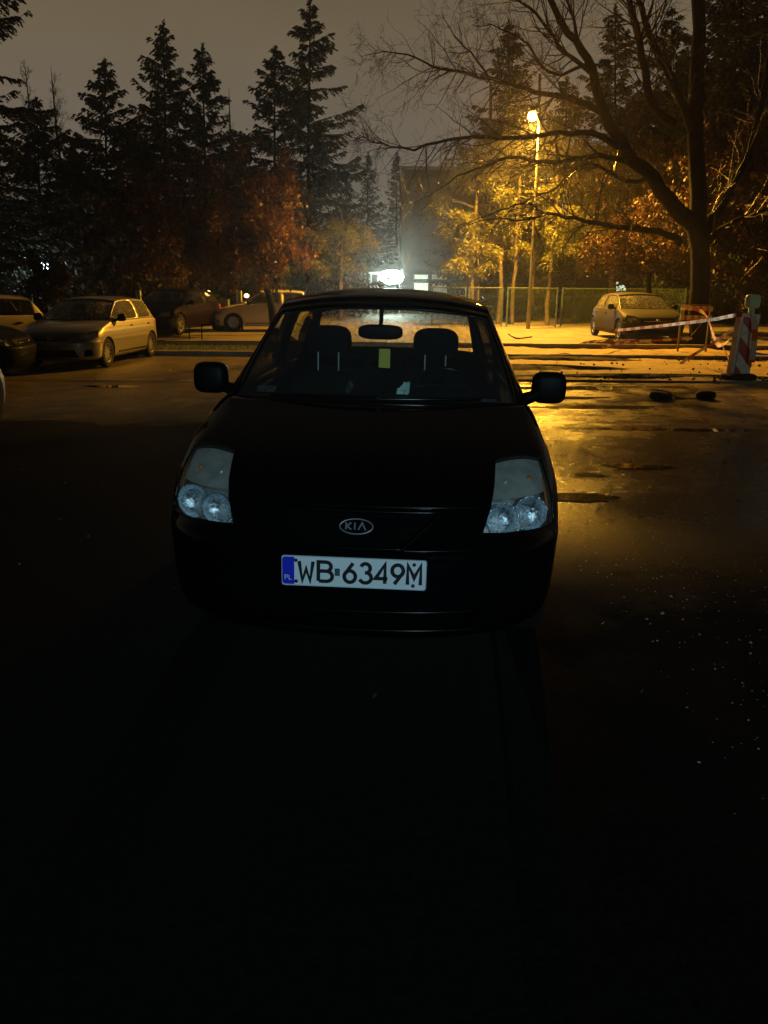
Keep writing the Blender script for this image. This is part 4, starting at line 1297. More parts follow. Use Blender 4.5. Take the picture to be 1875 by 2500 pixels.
for pts, rads in limbs:
    V = [P(*p) - O for p in pts]
    if len(V) > 3:
        ts = np.linspace(0, len(V) - 1, (len(V) - 1) * 3 + 1)
        V2 = [Vector(v) for v in catmull([tuple(v) for v in V], ts)]; r2 = list(np.interp(ts, range(len(rads)), rads))
    else: V2, r2 = V, rads
    V2 = [v + Vector((rnd.gauss(0, .02), rnd.gauss(0, .02), rnd.gauss(0, .02))) for v in V2]
    mb.tube(V2, [q * .82 for q in r2], 9 if rads[0] > .1 else 6)
    L_ = sum((V2[i + 1] - V2[i]).length for i in range(len(V2) - 1))
    if rads[0] > .25: continue
    for q in range(int(L_ * 9)):
        i = rnd.randint(len(V2) // 5, len(V2) - 2)
        ax_ = (V2[i + 1] - V2[i]).normalized(); perp = ax_.orthogonal(); perp.rotate(Matrix.Rotation(rnd.uniform(0, 6.28), 3, ax_))
        an = rnd.uniform(.4, 1.0)
        branch_tree(tw, V2[i], ax_ * math.cos(an) + perp * math.sin(an), rnd.uniform(.5, 1.7) * (1.15 if r2[i] > .03 else .6), min(.024, r2[i] * .45), 2, rnd, ends, .02, (2, 5), .24, .004)
mb.build('trunk', M['bark'], BT, 60)
tw.build('branches', M['twig'], BT, 60)

# rusty oak foliage at the right edge and behind the bronze car
oak(1850, 24.5, .2, 1850, 600, 0, [(1850, 420, 24, 1.2), (1840, 500, 24.3, 1.2), (1870, 560, 24, 1.1), (1790, 600, 25, 1.1), (1900, 450, 24, 1.3), (1800, 340, 25, 1.3), (1830, 640, 24.5, 1.0), (1760, 520, 25, 1.2), (1860, 300, 24.5, 1.3)],
    'oak with red-brown leaves at the right edge behind the barrier post', 51, m='redleaf', trunk=.16, per=8)
oak(1600, 27.5, .2, 1585, 650, 0, [(1500, 600, 27, 1.2), (1560, 620, 27.5, 1.1), (1640, 590, 28, 1.2), (1480, 660, 27, .8), (1650, 660, 28, .9), (1560, 520, 28, 1.2), (1440, 600, 27, .9)],
    'thin oak with brownish leaves above the bronze hatchback', 52, m='redleaf', trunk=.09, per=4)
oak(1500, 33, .2, 1500, 520, 0, [(1450, 420, 33, 1.6), (1530, 400, 33, 1.6), (1600, 450, 33, 1.6), (1480, 330, 33.5, 1.5), (1400, 350, 34, 1.5), (1650, 380, 33.5, 1.5)],
    'leafy brown oak high behind the bare branches right of the street lamp', 53, m='redleaf', trunk=.14, per=3)

# slender pines lit yellow by the street lamp
def pine(px_b, Y, px_t, py_t, tr, clumps, label, seed, m='pine', zg=.2, dens=1.):
    rng = np.random.default_rng(seed); rnd = random.Random(seed)
    b = P(px_b, 700, Y); root = empty('pine_tree', (b.x, Y, zg), 0, label, 'pine', 'slender pines behind the green fence')
    O = Vector((b.x, Y, zg)); t = P(px_t, py_t, Y) - O
    mb = MB(); n = 9
    mb.tube([Vector((t.x * i / n + .04 * math.sin(2.1 * i + seed), .03 * math.sin(1.7 * i), t.z * i / n)) for i in range(n + 1)], [tr * (1 - .55 * i / n) for i in range(n + 1)], 8)
    Cs, Ds, Ss = [], [], []
    for (cx, cy, cY, r) in clumps:
        c = P(cx, cy, cY) - O
        at = min(.97, max(.2, (c.z - .4) / t.z))
        mb.tube([t * at, (t * at).lerp(c, .5) + Vector((0, 0, .12)), c], [tr * .35, tr * .25, .012], 5)
        nsub = int(9 * dens)
        for q in range(nsub):
            off = np.array([rnd.gauss(0, .42) * r, rnd.gauss(0, .42) * r, rnd.gauss(0, .22) * r])
            e = np.array(c) + off
            mb.tube([c, Vector(np.array(c) + off * .5 + [0, 0, .05]), Vector(e)], [.012, .009, .004], 3, cap=False)
            k_ = int(26 * dens)
            dirs = unit(rng.normal(0, 1, (k_, 3)) * [1, 1, .6] + off / max(r, .1) * .9 + np.array([0, 0, -.25]))
            cc, dd, ss = shoots(rng, np.repeat(e[None], k_, 0) + rng.normal(0, .10 * r, (k_, 3)), dirs, rng.uniform(.18, .42, k_) * min(1, r + .3), 5, .075, .022, droop=.5)
            Cs.append(cc); Ds.append(dd); Ss.append(ss)
    mb.build('trunk', M['bark_grey'], root, 60)
    quads('crown', np.concatenate(Cs), np.concatenate(Ds), np.concatenate(Ss), M[m], root)
pine(1222, 33.5, 1238, 330, .10, [(1210, 420, 33.5, .7), (1240, 470, 33, .8), (1190, 440, 34, .6), (1255, 400, 33.5, .6), (1265, 520, 33, .7), (1225, 560, 33.2, .6)], 'slender pine just left of the street lamp pole', 61)
pine(1150, 34.0, 1175, 330, .12, [(1120, 535, 34, .9), (1165, 550, 33.5, .9), (1140, 590, 33.5, .7), (1185, 600, 34, .6), (1100, 560, 34.3, .6), (1080, 490, 35, .6), (1130, 440, 35, .7)], 'pine with wide yellow boughs at the left end of the green fence', 62)
pine(1170, 31.6, 1165, 585, .06, [(1160, 625, 31.6, .8), (1125, 640, 31.4, .55), (1195, 640, 31.8, .55), (1170, 600, 31.6, .6), (1165, 665, 31.6, .35)], 'small drooping pine lit bright yellow left of the street lamp', 63)
pine(1253, 33.0, 1275, 360, .09, [(1275, 600, 33, .5), (1300, 420, 34, .8), (1290, 360, 34, .7)], 'second slender pine beside the lamp pole', 64)
pine(1340, 32.8, 1370, 330, .10, [(1365, 520, 32.8, .9), (1340, 560, 32.5, .7), (1400, 540, 33, .8), (1375, 600, 32.6, .7), (1355, 460, 33, .6), (1400, 430, 33.5, .7)], 'pine with a leaning trunk right of the lamp pole', 65)
pine(1405, 35.5, 1430, 330, .10, [(1440, 500, 35, 1.0), (1470, 560, 35, .9), (1420, 600, 35, .8), (1490, 480, 35.5, .9), (1520, 610, 35, .7), (1440, 640, 34.5, .5)], 'pine behind the bronze hatchback with dull yellow boughs', 66)
pine(1175, 38.5, 1200, 200, .14, [(1170, 430, 38, 1.1), (1130, 380, 38, 1.0), (1230, 330, 38.5, 1.1), (1200, 500, 38, 1.0), (1290, 520, 38, 1.0), (1330, 400, 39, 1.2), (1250, 600, 38, .9), (1110, 640, 39, .8)], 'taller dim pine farther back behind the street lamp', 67, dens=.9, m='pine_shaded')
pine(1300, 39.5, 1320, 180, .14, [(1300, 300, 39, 1.2), (1340, 350, 39, 1.2), (1260, 260, 39.5, 1.1), (1390, 470, 39, 1.2), (1350, 640, 39, .9), (1430, 380, 40, 1.2)], 'dim pine in the dark behind the lamp head', 68, dens=.9, m='pine_shaded')
pine(830, 35.5, 835, 500, .12, [(830, 560, 35.5, 1.0), (870, 560, 36, .9), (800, 610, 35.5, .9), (850, 640, 35.5, .9), (780, 570, 35, .8), (890, 590, 36, .6), (760, 650, 35, .8)], 'bushy dim green pine left of the floodlight', 69)

# undergrowth masses behind the parked cars at the left and right
def thicket(name, px0, px1, Y, top, label, seed, n=5000, m='brush'):
    rng = np.random.default_rng(seed); x0, x1 = P(px0, 700, Y).x, P(px1, 700, Y).x
    x = rng.uniform(x0, x1, n)
    hmax = top * (.75 + .25 * np.sin(x * 1.3 + seed) * np.sin(x * .47 + 2)) 
    z = .2 + hmax * rng.uniform(0, 1, n) ** .7
    C = np.stack([x, Y + rng.normal(0, .9, n), z], 1)
    D = unit(rng.normal(0, 1, (n, 3))) * rng.uniform(.08, .2, (n, 1))
    S = unit(np.cross(D, rng.normal(0, 1, (n, 3)))) * rng.uniform(.04, .09, (n, 1))
    tag(quads(name, C, D, S, M[m]), label, 'undergrowth', kind='stuff')
thicket('undergrowth', -80, 52, 38, 5.6, 'dark undergrowth at the left edge behind the beige car', 71, 4000)
thicket('undergrowth', 150, 462, 38, 5.6, 'dark undergrowth behind the silver hatchback at the left', 75, 10000)
thicket('undergrowth', 52, 150, 44, 1.3, 'low dark undergrowth under the cold park lamp', 76, 1500)
thicket('undergrowth', 650, 900, 41, 2.6, 'dark undergrowth left of the floodlight', 72, 5000)
thicket('undergrowth', 1600, 1728, 37, 3.6, 'dark undergrowth behind the trunk of the big bare tree', 73, 3500)
thicket('undergrowth', 1728, 2000, 40, 1.1, 'low dark undergrowth behind the barrier post', 77, 3500)
thicket('undergrowth', 1120, 1480, 42, 3.0, 'dark undergrowth behind the slender pines', 74, 8000)

# ================================================================== street lamp, fence, buildings
LY = 29.4
lb = P(1289, 801, LY); lt = P(1316, 300, LY); LHD = P(1298, 284, LY - .1)
SL = empty('street_lamp', (lb.x, LY, .2), 0, 'tall street lamp with a lit orange head among the branches', 'street lamp')
O = Vector((lb.x, LY, .2)); T_ = lt - O
T_.x = min(T_.x, .12)
mb = MB(); mb.tube([(0, 0, 0), (T_.x * .3, 0, T_.z * .3), (T_.x, 0, T_.z)], [.062, .05, .034], 12)
mb.tube([(0, 0, 0), (0, 0, .9)], [.075, .073], 12); mb.build('pole', M['lamp_pole'], SL, 50)
hd = LHD - O
mb = MB(); mb.tube([(T_.x, 0, T_.z), (T_.x - .05, 0, T_.z + .14), tuple(hd + Vector((.12, 0, .05)))], [.04, .035, .03], 8); mb.build('arm', M['lamp_pole'], SL, 50)
mb = MB(); mb.ellip(hd + Vector((0, -.1, .10)), (.26, .52, .10), 2.2, 18, 8); mb.build('lamp_head', M['grey_metal'], SL, 50)
M['sodium'] = mat('sodium_lens', (1, .6, .2), .4, emis=(1.0, .43, .05), es=1450)
mb = MB(); mb.ellip(hd + Vector((0, -.14, -.03)), (.30, .38, .28), 2.0, 20, 12); mb.build('lamp_lens', M['sodium'], SL, 60)
def light(kind, name, loc, power, color, size=.1, rot=None, **kw):
    ld = bpy.data.lights.new(name, kind); ld.energy = power; ld.color = color
    if kind in ('POINT', 'SPOT'): ld.shadow_soft_size = size
    if kind == 'AREA': ld.size = size
    for a, b in kw.items(): setattr(ld, a, b)
    o = bpy.data.objects.new(name, ld); col.objects.link(o); o.location = loc
    if rot: o.rotation_euler = rot
    return o
SOD = (1.0, .47, .04)
light('SPOT', 'street_lamp_light', LHD + Vector((0, -.14, -.22)), 18500, SOD, .14, (0, 0, 0), spot_size=R(153.5), spot_blend=.20)

# green welded mesh fence
mesh_top = .2 + 1.45
def fence(px0, px1, Y, bays, label):
    a, b = P(px0, 790, Y), P(px1, 790, Y)
    root = empty('mesh_fence', (a.x, Y, .2), 0, label, 'fence')
    wd = (b.x - a.x) / bays
    for i in range(bays):
        x0 = i * wd + .07; x1 = (i + 1) * wd - .07
        mb = MB()
        for q in range(int((x1 - x0) / .055)):
            x = x0 + q * .055; mb.tube([(x, 0, .08), (x, 0, 1.45)], .0045, 3, cap=False)
        for z in (.1, .35, .75, 1.15, 1.43): mb.tube([(x0, -.006, z), (x1, -.006, z)], .006, 4, cap=False)
        mb.tube([(x0, 0, 1.46), (x1, 0, 1.46)], .018, 6); mb.tube([(x0, 0, .07), (x1, 0, .07)], .018, 6)
        mb.build('mesh_panel', M['green_metal'], root)
        for x in (x0, x1):
            mb = MB(); mb.box((x, 0, .75), (.05, .05, 1.5)); mb.build('fence_post', M['green_metal'], root)
fence(1050, 1228, 31.0, 2, 'green wire mesh fence left of the lamp pole')
fence(1232, 1360, 31.0, 1, 'green wire mesh fence bay directly behind the lamp pole')
fence(1364, 1670, 31.3, 2, 'green wire mesh fence behind the bronze hatchback')

M['window_lit'] = mat('lit_window', (.8, .9, .7), .4, emis=(.80, 1.0, .70), es=.9)
M['window_dim'] = mat('dim_window', (.5, .5, .4), .4, emis=(.5, .62, .45), es=.10)
M['window_warm'] = mat('warm_window', (.8, .5, .2), .4, emis=(1.0, .50, .14), es=1.6)
M['window_cold'] = mat('cold_window', (.7, .8, .8), .4, emis=(.75, .95, 1.0), es=1.0)
def building(px0, px1, py_top, Y, dep, label, wins, m='wall', roof=True):
    a, b, t = P(px0, 700, Y), P(px1, 700, Y), P((px0 + px1) / 2, py_top, Y)
    w_ = b.x - a.x; h = t.z - .2
    root = empty('building', (a.x, Y, .2), 0, label, 'building')
    mb = MB(); mb.box((w_ / 2, dep / 2, h / 2), (w_, dep, h)); mb.build('wall', M[m], root)
    mb = MB(); mb.box((w_ / 2, dep / 2, h + .06), (w_ + .2, dep + .2, .16)); mb.build('roof', M['concrete'], root)
    for (x0, y0, x1, y1, mt, bars) in wins:
        p, q = P(x0, y0, Y) - a, P(x1, y1, Y) - a
        p.z += a.z - .2; q.z += a.z - .2
        cx, cz = (p.x + q.x) / 2, (p.z + q.z) / 2; ww, hh = abs(q.x - p.x), abs(p.z - q.z)
        mb = MB()
        for z in (cz - hh / 2, cz + hh / 2): mb.box((cx, -.03, z), (ww + .10, .06, .05))
        for x in (cx - ww / 2, cx + ww / 2): mb.box((x, -.03, cz), (.05, .056, hh - .05))
        for i in range(bars): mb.box((cx - ww / 2 + ww * (i + 1) / (bars + 1), -.035, cz), (.05, .03, hh - .05))
        f = mb.build('window', M['frame_white'], root)
        mb = MB(); mb.box((cx, -.012, cz), (ww, .012, hh)); mb.build('pane', M[mt], f)
    return root
building(980, 1300, 414, 47, 11, 'dark tower block behind the pines', [
    (1012, 671, 1044, 681, 'window_lit', 1), (1012, 691, 1044, 712, 'window_lit', 2), (1056, 671, 1090, 681, 'window_dim', 0), (1056, 691, 1090, 716, 'window_dim', 1)])
building(780, 975, 632, 49, 8, 'low pale building behind the floodlight', [(905, 690, 925, 716, 'window_dim', 0)], m='wall_pale')
building(1425, 1600, 600, 37.6, 7, 'low dark building behind the bronze hatchback', [(1489, 662, 1530, 678, 'window_lit', 2), (1489, 686, 1527, 716, 'window_lit', 0)])
building(300, 640, 668, 58, 8, 'distant building with warm lit windows behind the dark red hatchback', [(498, 690, 515, 706, 'window_warm', 0), (520, 686, 530, 712, 'window_warm', 0), (470, 700, 484, 712, 'window_warm', 0), (595, 722, 607, 744, 'window_warm', 0), (618, 722, 640, 728, 'window_dim', 1)])
building(-40, 260, 660, 60, 8, 'distant building with small cold lit windows at the far left', [(66, 704, 76, 716, 'window_cold', 0), (90, 706, 100, 730, 'window_dim', 0), (112, 700, 128, 728, 'window_lit', 1)])
building(1730, 1990, 660, 56, 8, 'distant building with yellow lit windows behind the barrier post', [(1733, 712, 1742, 742, 'window_warm', 0), (1752, 708, 1768, 740, 'window_warm', 1), (1776, 716, 1784, 740, 'window_warm', 0), (1850, 715, 1880, 724, 'window_warm', 2)])
# canopy with the floodlight
cp = P(901, 700, 46.5)
CN = empty('canopy', (cp.x, 46.5, .2), 0, 'white-framed glass entrance porch beside the floodlight', 'porch')
def rel(px, py, Y, O): return P(px, py, Y) - O
O = Vector((cp.x, 46.5, .2))
x1 = rel(927, 700, 46.5, O).x; x2 = rel(975, 700, 46.5, O).x; zt = rel(901, 669, 46.5, O).z
mb = MB()
for x in (0, .12, x1 - .08, x1 + .08, x2): mb.box((x, 0, zt / 2), (.07, .07, zt))
mb.build('post', M['frame_white'], CN)
mb = MB(); mb.box((x2 / 2, 0, zt + .05), (x2 + .2, 1.2, .10)); mb.build('roof', M['frame_white'], CN)
mb = MB(); mb.box((x2 - .8, -.2, rel(950, 709, 46.5, O).z), (1.9, .3, .06)); mb.build('ledge', M['frame_white'], CN)
M['flood'] = mat('flood_lens', (1, 1, 1), .4, emis=(.80, 1.0, .88), es=150)
fp = P(956, 676, 45.7)
FL = empty('floodlight', (fp.x, 45.7, fp.z - .3), 0, 'glaring white floodlight over the porch, just above the black car roof', 'floodlight')
mb = MB(); mb.box((0, .16, .3), (1.25, .14, .62)); mb.build('lamp_body', M['grey_metal'], FL)
mb = MB(); mb.ellip((0, .0, .3), (1.35, .30, .74), 2.1, 24, 14); mb.build('lamp_lens', M['flood'], FL, 60)
mb = MB(); mb.box((0, .42, .3), (.12, .40, .12)); mb.build('bracket', M['grey_metal'], FL)
light('SPOT', 'floodlight_light', fp + Vector((0, -.35, 0)), 1500, (.78, 1.0, .86), .3, (R(-84), 0, 0), spot_size=R(70), spot_blend=.7)

# far small lamps seen between the trees
M['lamp_cold'] = mat('cold_lamp', (1, 1, 1), .4, emis=(.75, .92, 1.0), es=30)
M['lamp_warm'] = mat('warm_lamp', (1, .7, .3), .4, emis=(1., .55, .18), es=14)
def far_lamp(px, py, Y, size, mt, label, energy=0):
    p = P(px, py, Y)
    r_ = empty('park_lamp', (p.x, Y, .2), 0, label, 'lamp')
    z = p.z - .2
    mb = MB(); mb.tube([(0, 0, 0), (0, 0, z - size * .4)], [.05, .035], 8); mb.build('pole', M['grey_metal'], r_, 50)
    mb = MB(); mb.ellip((0, 0, z), (size, size, size * .8), 2, 12, 8); mb.build('lamp_lens', M[mt], r_, 60)
    if energy: light('POINT', 'park_lamp_light', (p.x, Y - .5, p.z), energy, (.75, .92, 1.0) if 'cold' in mt else (1., .55, .18), .2)
far_lamp(108, 650, 36, .40, 'lamp_cold', 'cold white park lamp behind twigs at the far left', 60)
far_lamp(73, 687, 36.5, .15, 'lamp_cold', 'small cold light low at the far left above the silver hatchback')
far_lamp(127, 722, 36, .16, 'lamp_warm', 'small warm light beside the beige hatchback roof')
far_lamp(508, 716, 37, .30, 'lamp_warm', 'warm orange light behind the dark red hatchback', 12)
far_lamp(602, 722, 37, .22, 'lamp_warm', 'warm light between the dark red hatchback and the white car', 8)
far_lamp(1868, 697, 36, .20, 'lamp_warm', 'small warm light at the right edge')
far_lamp(38, 652, 36, .09, 'lamp_cold', 'tiny cold light at the left edge')
# leaves and twigs in front of the left lamp
oak(128, 33, .2, 120, 700, 0, [(110, 640, 33, .6), (80, 700, 33, .6), (150, 690, 33, .5), (125, 720, 32.6, .4)], 'small twiggy tree in front of the cold park lamp', 81, m='brush', trunk=.06, per=4, name='small_tree', cat='tree')

# bollards with reflective sleeves
def bollard(px, py_top, Y, label, zg=.2):
    p = P(px, py_top, Y)
    r_ = empty('bollard', (p.x, Y, zg), 0, label, 'bollard', 'striped bollards beside the far road')
    h = p.z - zg
    mb = MB()
    for x in (-.055, .055): mb.tube([(x, 0, 0), (x, 0, h)], .038, 8)
    mb.build('post', M['grey_metal'], r_, 50)
    mb = MB()
    for x in (-.055, .055): mb.tube([(x, 0, h - .42), (x, 0, h - .02)], .042, 8)
    mb.build('sleeve', M['reflective'], r_, 50)
bollard(337, 708, 27.5, 'pair of pale-sleeved posts above the roof of the beige hatchback')
bollard(583, 708, 26.4, 'pair of pale-sleeved posts between the dark red hatchback and the white car')
for px, y_, lb_ in ((460, 21.9, 'short thin stake in the verge beside the front wheel of the dark red hatchback'), (491, 21.9, 'second thin stake in the verge, right of the first')):
    p = P(px, 790, y_); mb = MB(); mb.tube([(0, 0, 0), (.01, 0, .42)], [.022, .018], 6); o = mb.build('stake', M['bark'], None, 50); o.location = (p.x, y_, .19)
    tag(o, lb_, 'stake', 'stakes on the verge')
# grey utility cabinet between the cars
p = P(545, 760, 27.5)
U = empty('utility_cabinet', (p.x, 27.5, .2), 0, 'small grey utility cabinet behind the dark red hatchback', 'cabinet')
mb = MB(); mb.box((0, 0, .5), (.42, .3, 1.0)); mb.build('cabinet_body', M['grey_metal'], U)
mb = MB(); mb.box((0, -.158, .52), (.36, .012, .86)); mb.build('door', M['lamp_pole'], U)

# ================================================================== roadworks
BP = P(1806, 925, 14.6)
BO = Vector((BP.x, 14.6, .02))
B = empty('barrier_post', tuple(BO), R(14), 'red and white striped barrier board with a pale green lamp on top', 'barrier')
w2, hb = .17, 1.10
z0 = .10
# white board with diagonal red bands
def board(x0, x1, z0, z1, y, th_, par, name, shift=0.):
    md = MB(); md.box(((x0 + x1) / 2, y, (z0 + z1) / 2), (x1 - x0, th_, z1 - z0)); wd = x1 - x0; st = .26
    zc = z0 - st * 2 + shift
    while zc < z1 + .6:
        poly = [(x0, zc + wd * .9), (x1, zc), (x1, zc + st), (x0, zc + st + wd * .9)]
        cl = []
        for i in range(4):
            cl.append(poly[i])
        # clip to the board
        def clip(pl, keep, inter):
            out = []
            for i in range(len(pl)):
                a, b = pl[i], pl[(i + 1) % len(pl)]
                if keep(a): out.append(a)
                if keep(a) != keep(b): out.append(inter(a, b))
            return out
        for zz, sgn in ((z0 + .004, 1), (z1 - .004, -1)):
            cl = clip(cl, lambda q: sgn * (q[1] - zz) >= 0, lambda a, b: (a[0] + (b[0] - a[0]) * (zz - a[1]) / (b[1] - a[1]), zz))
            if len(cl) < 3: break
        if len(cl) >= 3:
            n = len(cl); yy = y - th_ / 2 - .003
            md.add([(x, yy, z) for x, z in cl] + [(x, yy + .002, z) for x, z in cl], [tuple(range(n))] + [(i, (i + 1) % n, n + (i + 1) % n, n + i) for i in range(n)], 1)
        zc += st * 2
    return md.build(name, [M['board_white'], M['board_red']], par)
tilt_ = Matrix.Rotation(R(3), 4, 'Y')
brd = board(-w2, w2, z0, z0 + hb, 0, .06, B, 'board', .12); brd.matrix_local = tilt_
sd = MB(); sd.box((-w2 - .03, .05, z0 + hb / 2), (.05, .14, hb - .02)); o = sd.build('side_rail', M['board_white'], B); o.matrix_local = tilt_
ft = MB(); ft.ellip((0, .05, .05), (.62, .42, .13), 4, 20, 8); ft.build('foot', M['rubber'], B, 50)
bk = MB(); bk.tube([(.05, 0, z0 + hb - .02), (.05, 0, z0 + hb + .10)], .055, 14); bk.build('lamp_neck', M['beacon'], B, 50)
bh = MB(); bh.ellip((.05, 0, z0 + hb + .22), (.27, .14, .25), 4.5, 24, 12); bh_ = bh.build('warning_lamp', M['beacon'], B, 50)
for sg in (-1, 1):
    q = MB(); q.lathe([(.001, .012), (.06, .010), (.085, .0), (.098, .0), (.098, .010), (.088, .014)], 20, Matrix.Translation((.05, sg * .072, z0 + hb + .22)) @ Matrix.Rotation(PI / 2 * sg, 4, 'X')); q.build('lamp_lens', M['beacon'], bh_, 50)

# two striped boards on legs by the tree
YB = 20.4
A_ = P(1656, 815, YB); 
BR = empty('barrier_trestle', (A_.x, YB, .1), R(-6), 'trestle of two orange and white striped boards in front of the big bare trunk', 'barrier')
O = Vector((A_.x, YB, .1)); wB = P(1730, 815, YB).x - A_.x
def zof(py): return P(1690, py, YB).z - .1
def hboard(z, x0, x1, h_, dz, name):
    n = 9
    for i in range(n):
        a, b = x0 + (x1 - x0) * i / n, x0 + (x1 - x0) * (i + 1) / n
        yield [(a, z + dz * i / n), (b, z + dz * (i + 1) / n), (b, z + dz * (i + 1) / n + h_), (a, z + dz * i / n + h_)], i % 2
for z, h_, dz in ((zof(757), .12, -.03), (zof(781), .11, .0)):
    mw = MB()
    for poly, odd in hboard(z, 0, wB, h_, dz, 'b'):
        mw.add([(x, -.02, zz) for x, zz in poly] + [(x, .02, zz) for x, zz in poly], [(0, 1, 2, 3), (7, 6, 5, 4), (0, 4, 5, 1), (3, 2, 6, 7), (0, 3, 7, 4), (1, 5, 6, 2)], 1 if odd else 0)
    o = mw.build('board', [M['board_white'], M['board_orange']], BR); fixn(o)
for x in (.04, wB - .04):
    mb = MB(); mb.box((x, .045, zof(744) / 2), (.045, .04, zof(744))); mb.build('leg', M['lamp_pole'], BR)
mb = MB(); mb.tube([(0, .05, zof(742)), (wB, .05, zof(745))], .012, 6); mb.build('top_rail', M['lamp_pole'], BR)

# barrier tape: a flat ribbon in alternating blocks
def tape(pts, wd, label, seed, twist=.8, m1='tape_white', m2='tape_red'):
    rnd = random.Random(seed); V = [P(*p) for p in pts]
    L_ = sum((V[i + 1] - V[i]).length for i in range(len(V) - 1)); n = max(12, int(L_ / .07))
    ts = np.linspace(0, len(V) - 1, n)
    C = [Vector(v) for v in (catmull([tuple(v) for v in V], ts) if len(V) > 2 else [np.array(V[0].lerp(V[-1], t / (len(V) - 1))) for t in ts])]
    tw = rnd.uniform(0, 3); A = MB(); prev = None; acc = 0
    for i in range(n):
        t = (C[min(i + 1, n - 1)] - C[max(i - 1, 0)]).normalized()
        tw += rnd.uniform(-.25, .25) * twist
        up = Vector((0, 0, 1)) if abs(t.z) < .9 else Vector((1, 0, 0))
        s = (up - t * up.dot(t)).normalized(); s.rotate(Matrix.Rotation(math.sin(tw) * twist, 3, t))
        cur = (C[i] + s * wd / 2, C[i] - s * wd / 2)
        if prev:
            acc += (C[i] - C[i - 1]).length
            A.add([prev[0], prev[1], cur[1], cur[0]], [(0, 1, 2, 3)], int(acc / .28) % 2)
        prev = cur
    O = C[0]
    A.v = [tuple(Vector(v) - O) for v in A.v]
    o = A.build('barrier_tape', [M[m1], M[m2]], None, 60); fixn(o); o.location = O
    tag(o, label, 'tape', 'red and white barrier tapes of the roadworks')
tape([(1838, 770, 14.6), (1795, 770, 14.6), (1740, 780, 16.0), (1660, 790, 17.8), (1600, 797, 19.4), (1510, 806, 21.6), (1496, 806, 21.9)], .07, 'long taut tape from the barrier lamp to the bronze hatchback', 1, .25)
tape([(1664, 746, 20.3), (1690, 752, 20.2), (1715, 762, 19.8), (1727, 776, 19.2), (1738, 808, 18.0), (1750, 838, 16.9), (1764, 842, 16.4), (1790, 820, 15.5), (1800, 790, 14.7)], .09, 'twisted tape hanging in a deep V between the trestle and the barrier post', 2, .6, 'tape_white', 'board_orange')
tape([(1762, 842, 16.4), (1775, 868, 16.0), (1784, 890, 15.6)], .07, 'short tape end trailing from the V to the ground', 3, .5, 'tape_white', 'board_orange')
tape([(1660, 888, 17.2), (1700, 862, 16.8), (1750, 832, 16.2), (1800, 795, 14.7)], .06, 'slanting tape from the sand up to the top of the barrier post', 4, .5)
tape([(1686, 820, 19.4), (1705, 800, 19.6), (1722, 775, 19.9)], .05, 'short slack tape below the trestle', 5, .5)
tape([(1838, 770, 14.55), (1843, 800, 14.5), (1840, 850, 14.5), (1835, 885, 14.5)], .10, 'tape hanging down the right side of the barrier post', 6, .7, 'tape_white', 'board_orange')
tape([(1690, 826, 20.9), (1620, 830, 20.9), (1540, 834, 21.0), (1495, 842, 20.2), (1470, 850, 19.6)], .07, 'loose tape lying along the kerb in front of the bronze hatchback', 7, .5)
tape([(1240, 815, 23.2), (1262, 826, 23.0), (1300, 822, 23.6)], .05, 'short curled tape on the pavement near the lamp pole', 8, .6)

# stone chips right of the car, coloured pale in place of wet glints
rg_ = np.random.default_rng(3); n = 4200
x_ = 1.0 + rg_.gamma(1.6, 1.3, n); y_ = rg_.uniform(1.6, 12.5, n) ; k_ = x_ < 1.0 + .62 * y_
x_, y_ = x_[k_], y_[k_]; n = len(x_)
r_ = .0022 + rg_.exponential(.0021, n)
base_ = np.array([(1, 0, 0), (.5, .87, .1), (-.5, .87, 0), (-1, 0, .1), (-.5, -.87, 0), (.5, -.87, .1), (.25, .1, .8), (-.3, -.1, .7)])
V_ = base_[None] * (r_[:, None, None]) * rg_.uniform(.6, 1.3, (n, 8, 3)) + np.stack([x_, y_, np.array([gz(v) for v in y_]) + .0], 1)[:, None]
fb_ = [(0, 1, 6), (1, 2, 6), (2, 7, 6), (2, 3, 7), (3, 4, 7), (4, 5, 7), (5, 6, 7), (5, 0, 6)]
M['glint_grit'] = mat('pale_glint_grit', (.42, .36, .28), .25, spec=.8)
mb = MB(); mb.v = V_.reshape(-1, 3).tolist(); mb.f = [tuple(i * 8 + q for q in f) for i in range(n) for f in fb_]; mb.mi = [0] * len(mb.f)
tag(mb.build('glint_grit', M['glint_grit'], None, 180), kind='stuff')

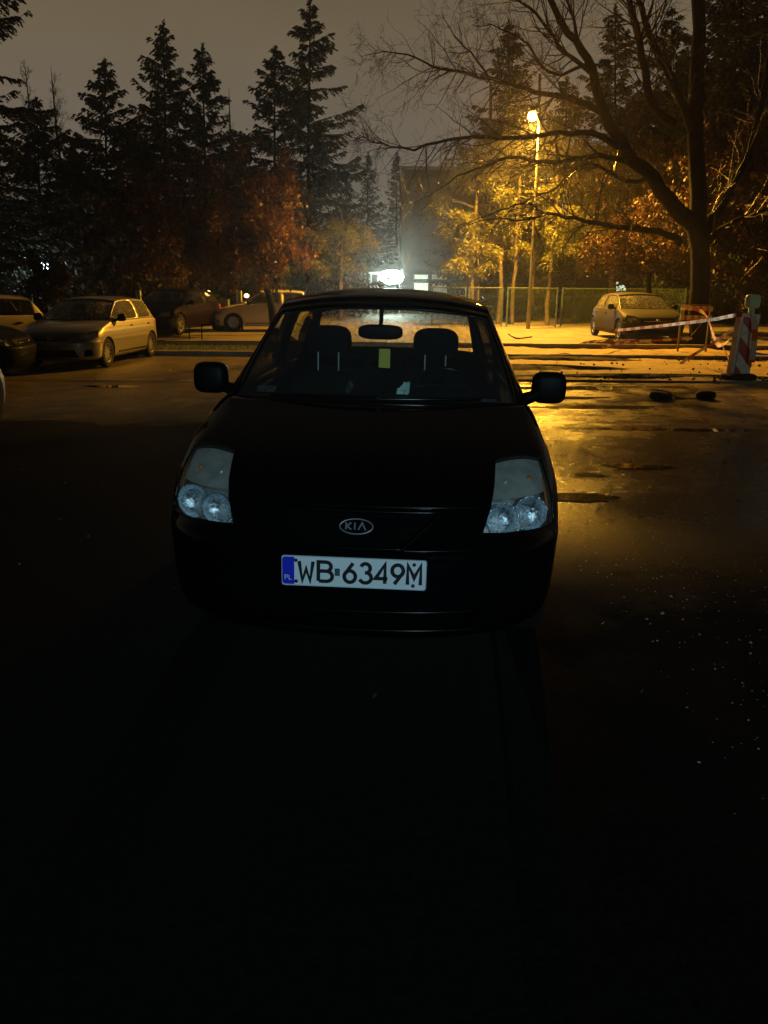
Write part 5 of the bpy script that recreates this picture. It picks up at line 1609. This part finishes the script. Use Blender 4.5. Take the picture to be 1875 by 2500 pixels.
# two tape feet and crumpled tape on the wet road
def gp(px, py):
    Y = 10
    for _ in range(40):
        q = P(px, py, Y); Y += (q.z - gz(Y)) * 3
    return P(px, py, Y)
for (px, py, sx_, sy_, sz_, rz, lb_) in ((1612, 976, .34, .22, .13, .35, 'black rubber block lying on the wet road, left of the crumpled tape'), (1722, 974, .30, .26, .15, -.2, 'dark rounded lump on the wet road, right of the crumpled tape')):
    p = gp(px, py); mb = MB(); mb.ellip((0, 0, sz_ / 2 - .015), (sx_, sy_, sz_), 4 if rz > 0 else 2.6, 20, 8); o = mb.build('rubber_block', M['rubber'], None, 50)
    o.location = p; o.rotation_euler = (0, R(10) * (1 if rz > 0 else 0), rz); tag(o, lb_, 'rubber block')
p0 = gp(1640, 970).y
tape([(1590, 950, p0), (1632, 958, p0 - .05), (1645, 968, p0 - .1), (1670, 974, p0 - .15), (1700, 972, p0 - .1), (1712, 958, p0)], .07, 'crumpled tape on the wet road between the two rubber blocks', 9, 1.2)
# stones and lumps of soil in the roadworks
mb = MB(); rnd = random.Random(12)
for i in range(420):
    x = rnd.uniform(1.4, 13); y = rnd.choice([rnd.gauss(14.6, .3), rnd.gauss(16.6, 1.1), rnd.gauss(18.7, .15)]); s_ = rnd.uniform(.015, .055)
    if y > 18.85: continue
    mb.ellip((x, y, .035 + s_ * .2), (s_ * 1.4, s_, s_ * .9), 2.4, 7, 5, Matrix.Rotation(rnd.uniform(0, 3), 3, 'Z'))
tag(mb.build('rubble', M['soil'], None, 50), 'scattered stones and clods along the sand of the roadworks', 'rubble', kind='stuff')

# ================================================================== unseen lamps added for the cold light
light('SPOT', 'cold_fill_light', (2.2, -8.5, 4.0), 1800, (.52, .84, 1.0), .10, (R(73.5), 0, R(11.5)), spot_size=R(25), spot_blend=.9)  # added unseen lamp, stands in for the cold light on plate and headlights

light('SPOT', 'board_fill_light', (12.5, 6.0, 3.0), 190, (.80, .95, .88), .10, (R(80), 0, R(33)), spot_size=R(24), spot_blend=.8)  # added unseen lamp that brightens the barrier board

# haze
hz = MB(); hz.box((0, 345, 24), (810, 720, 52))
hz = hz.build('haze', bpy.data.materials.new('haze_volume'), None)
tag(hz, kind='stuff')
m = hz.data.materials[0]; m.use_nodes = True; nt = m.node_tree
nt.nodes.remove(nt.nodes['Principled BSDF'])
pv = nt.nodes.new('ShaderNodeVolumePrincipled')
pv.inputs['Color'].default_value = (.9, .9, .88, 1); pv.inputs['Density'].default_value = .0020; pv.inputs['Anisotropy'].default_value = .86
nt.links.new(pv.outputs[0], nt.nodes['Material Output'].inputs['Volume'])

cy = scene.cycles
cy.use_denoising = True
cy.max_bounces = 8; cy.diffuse_bounces = 2; cy.glossy_bounces = 3; cy.transparent_max_bounces = 16; cy.volume_bounces = 0
cy.sample_clamp_indirect = 2.0; cy.sample_clamp_direct = 0
cy.use_light_tree = True
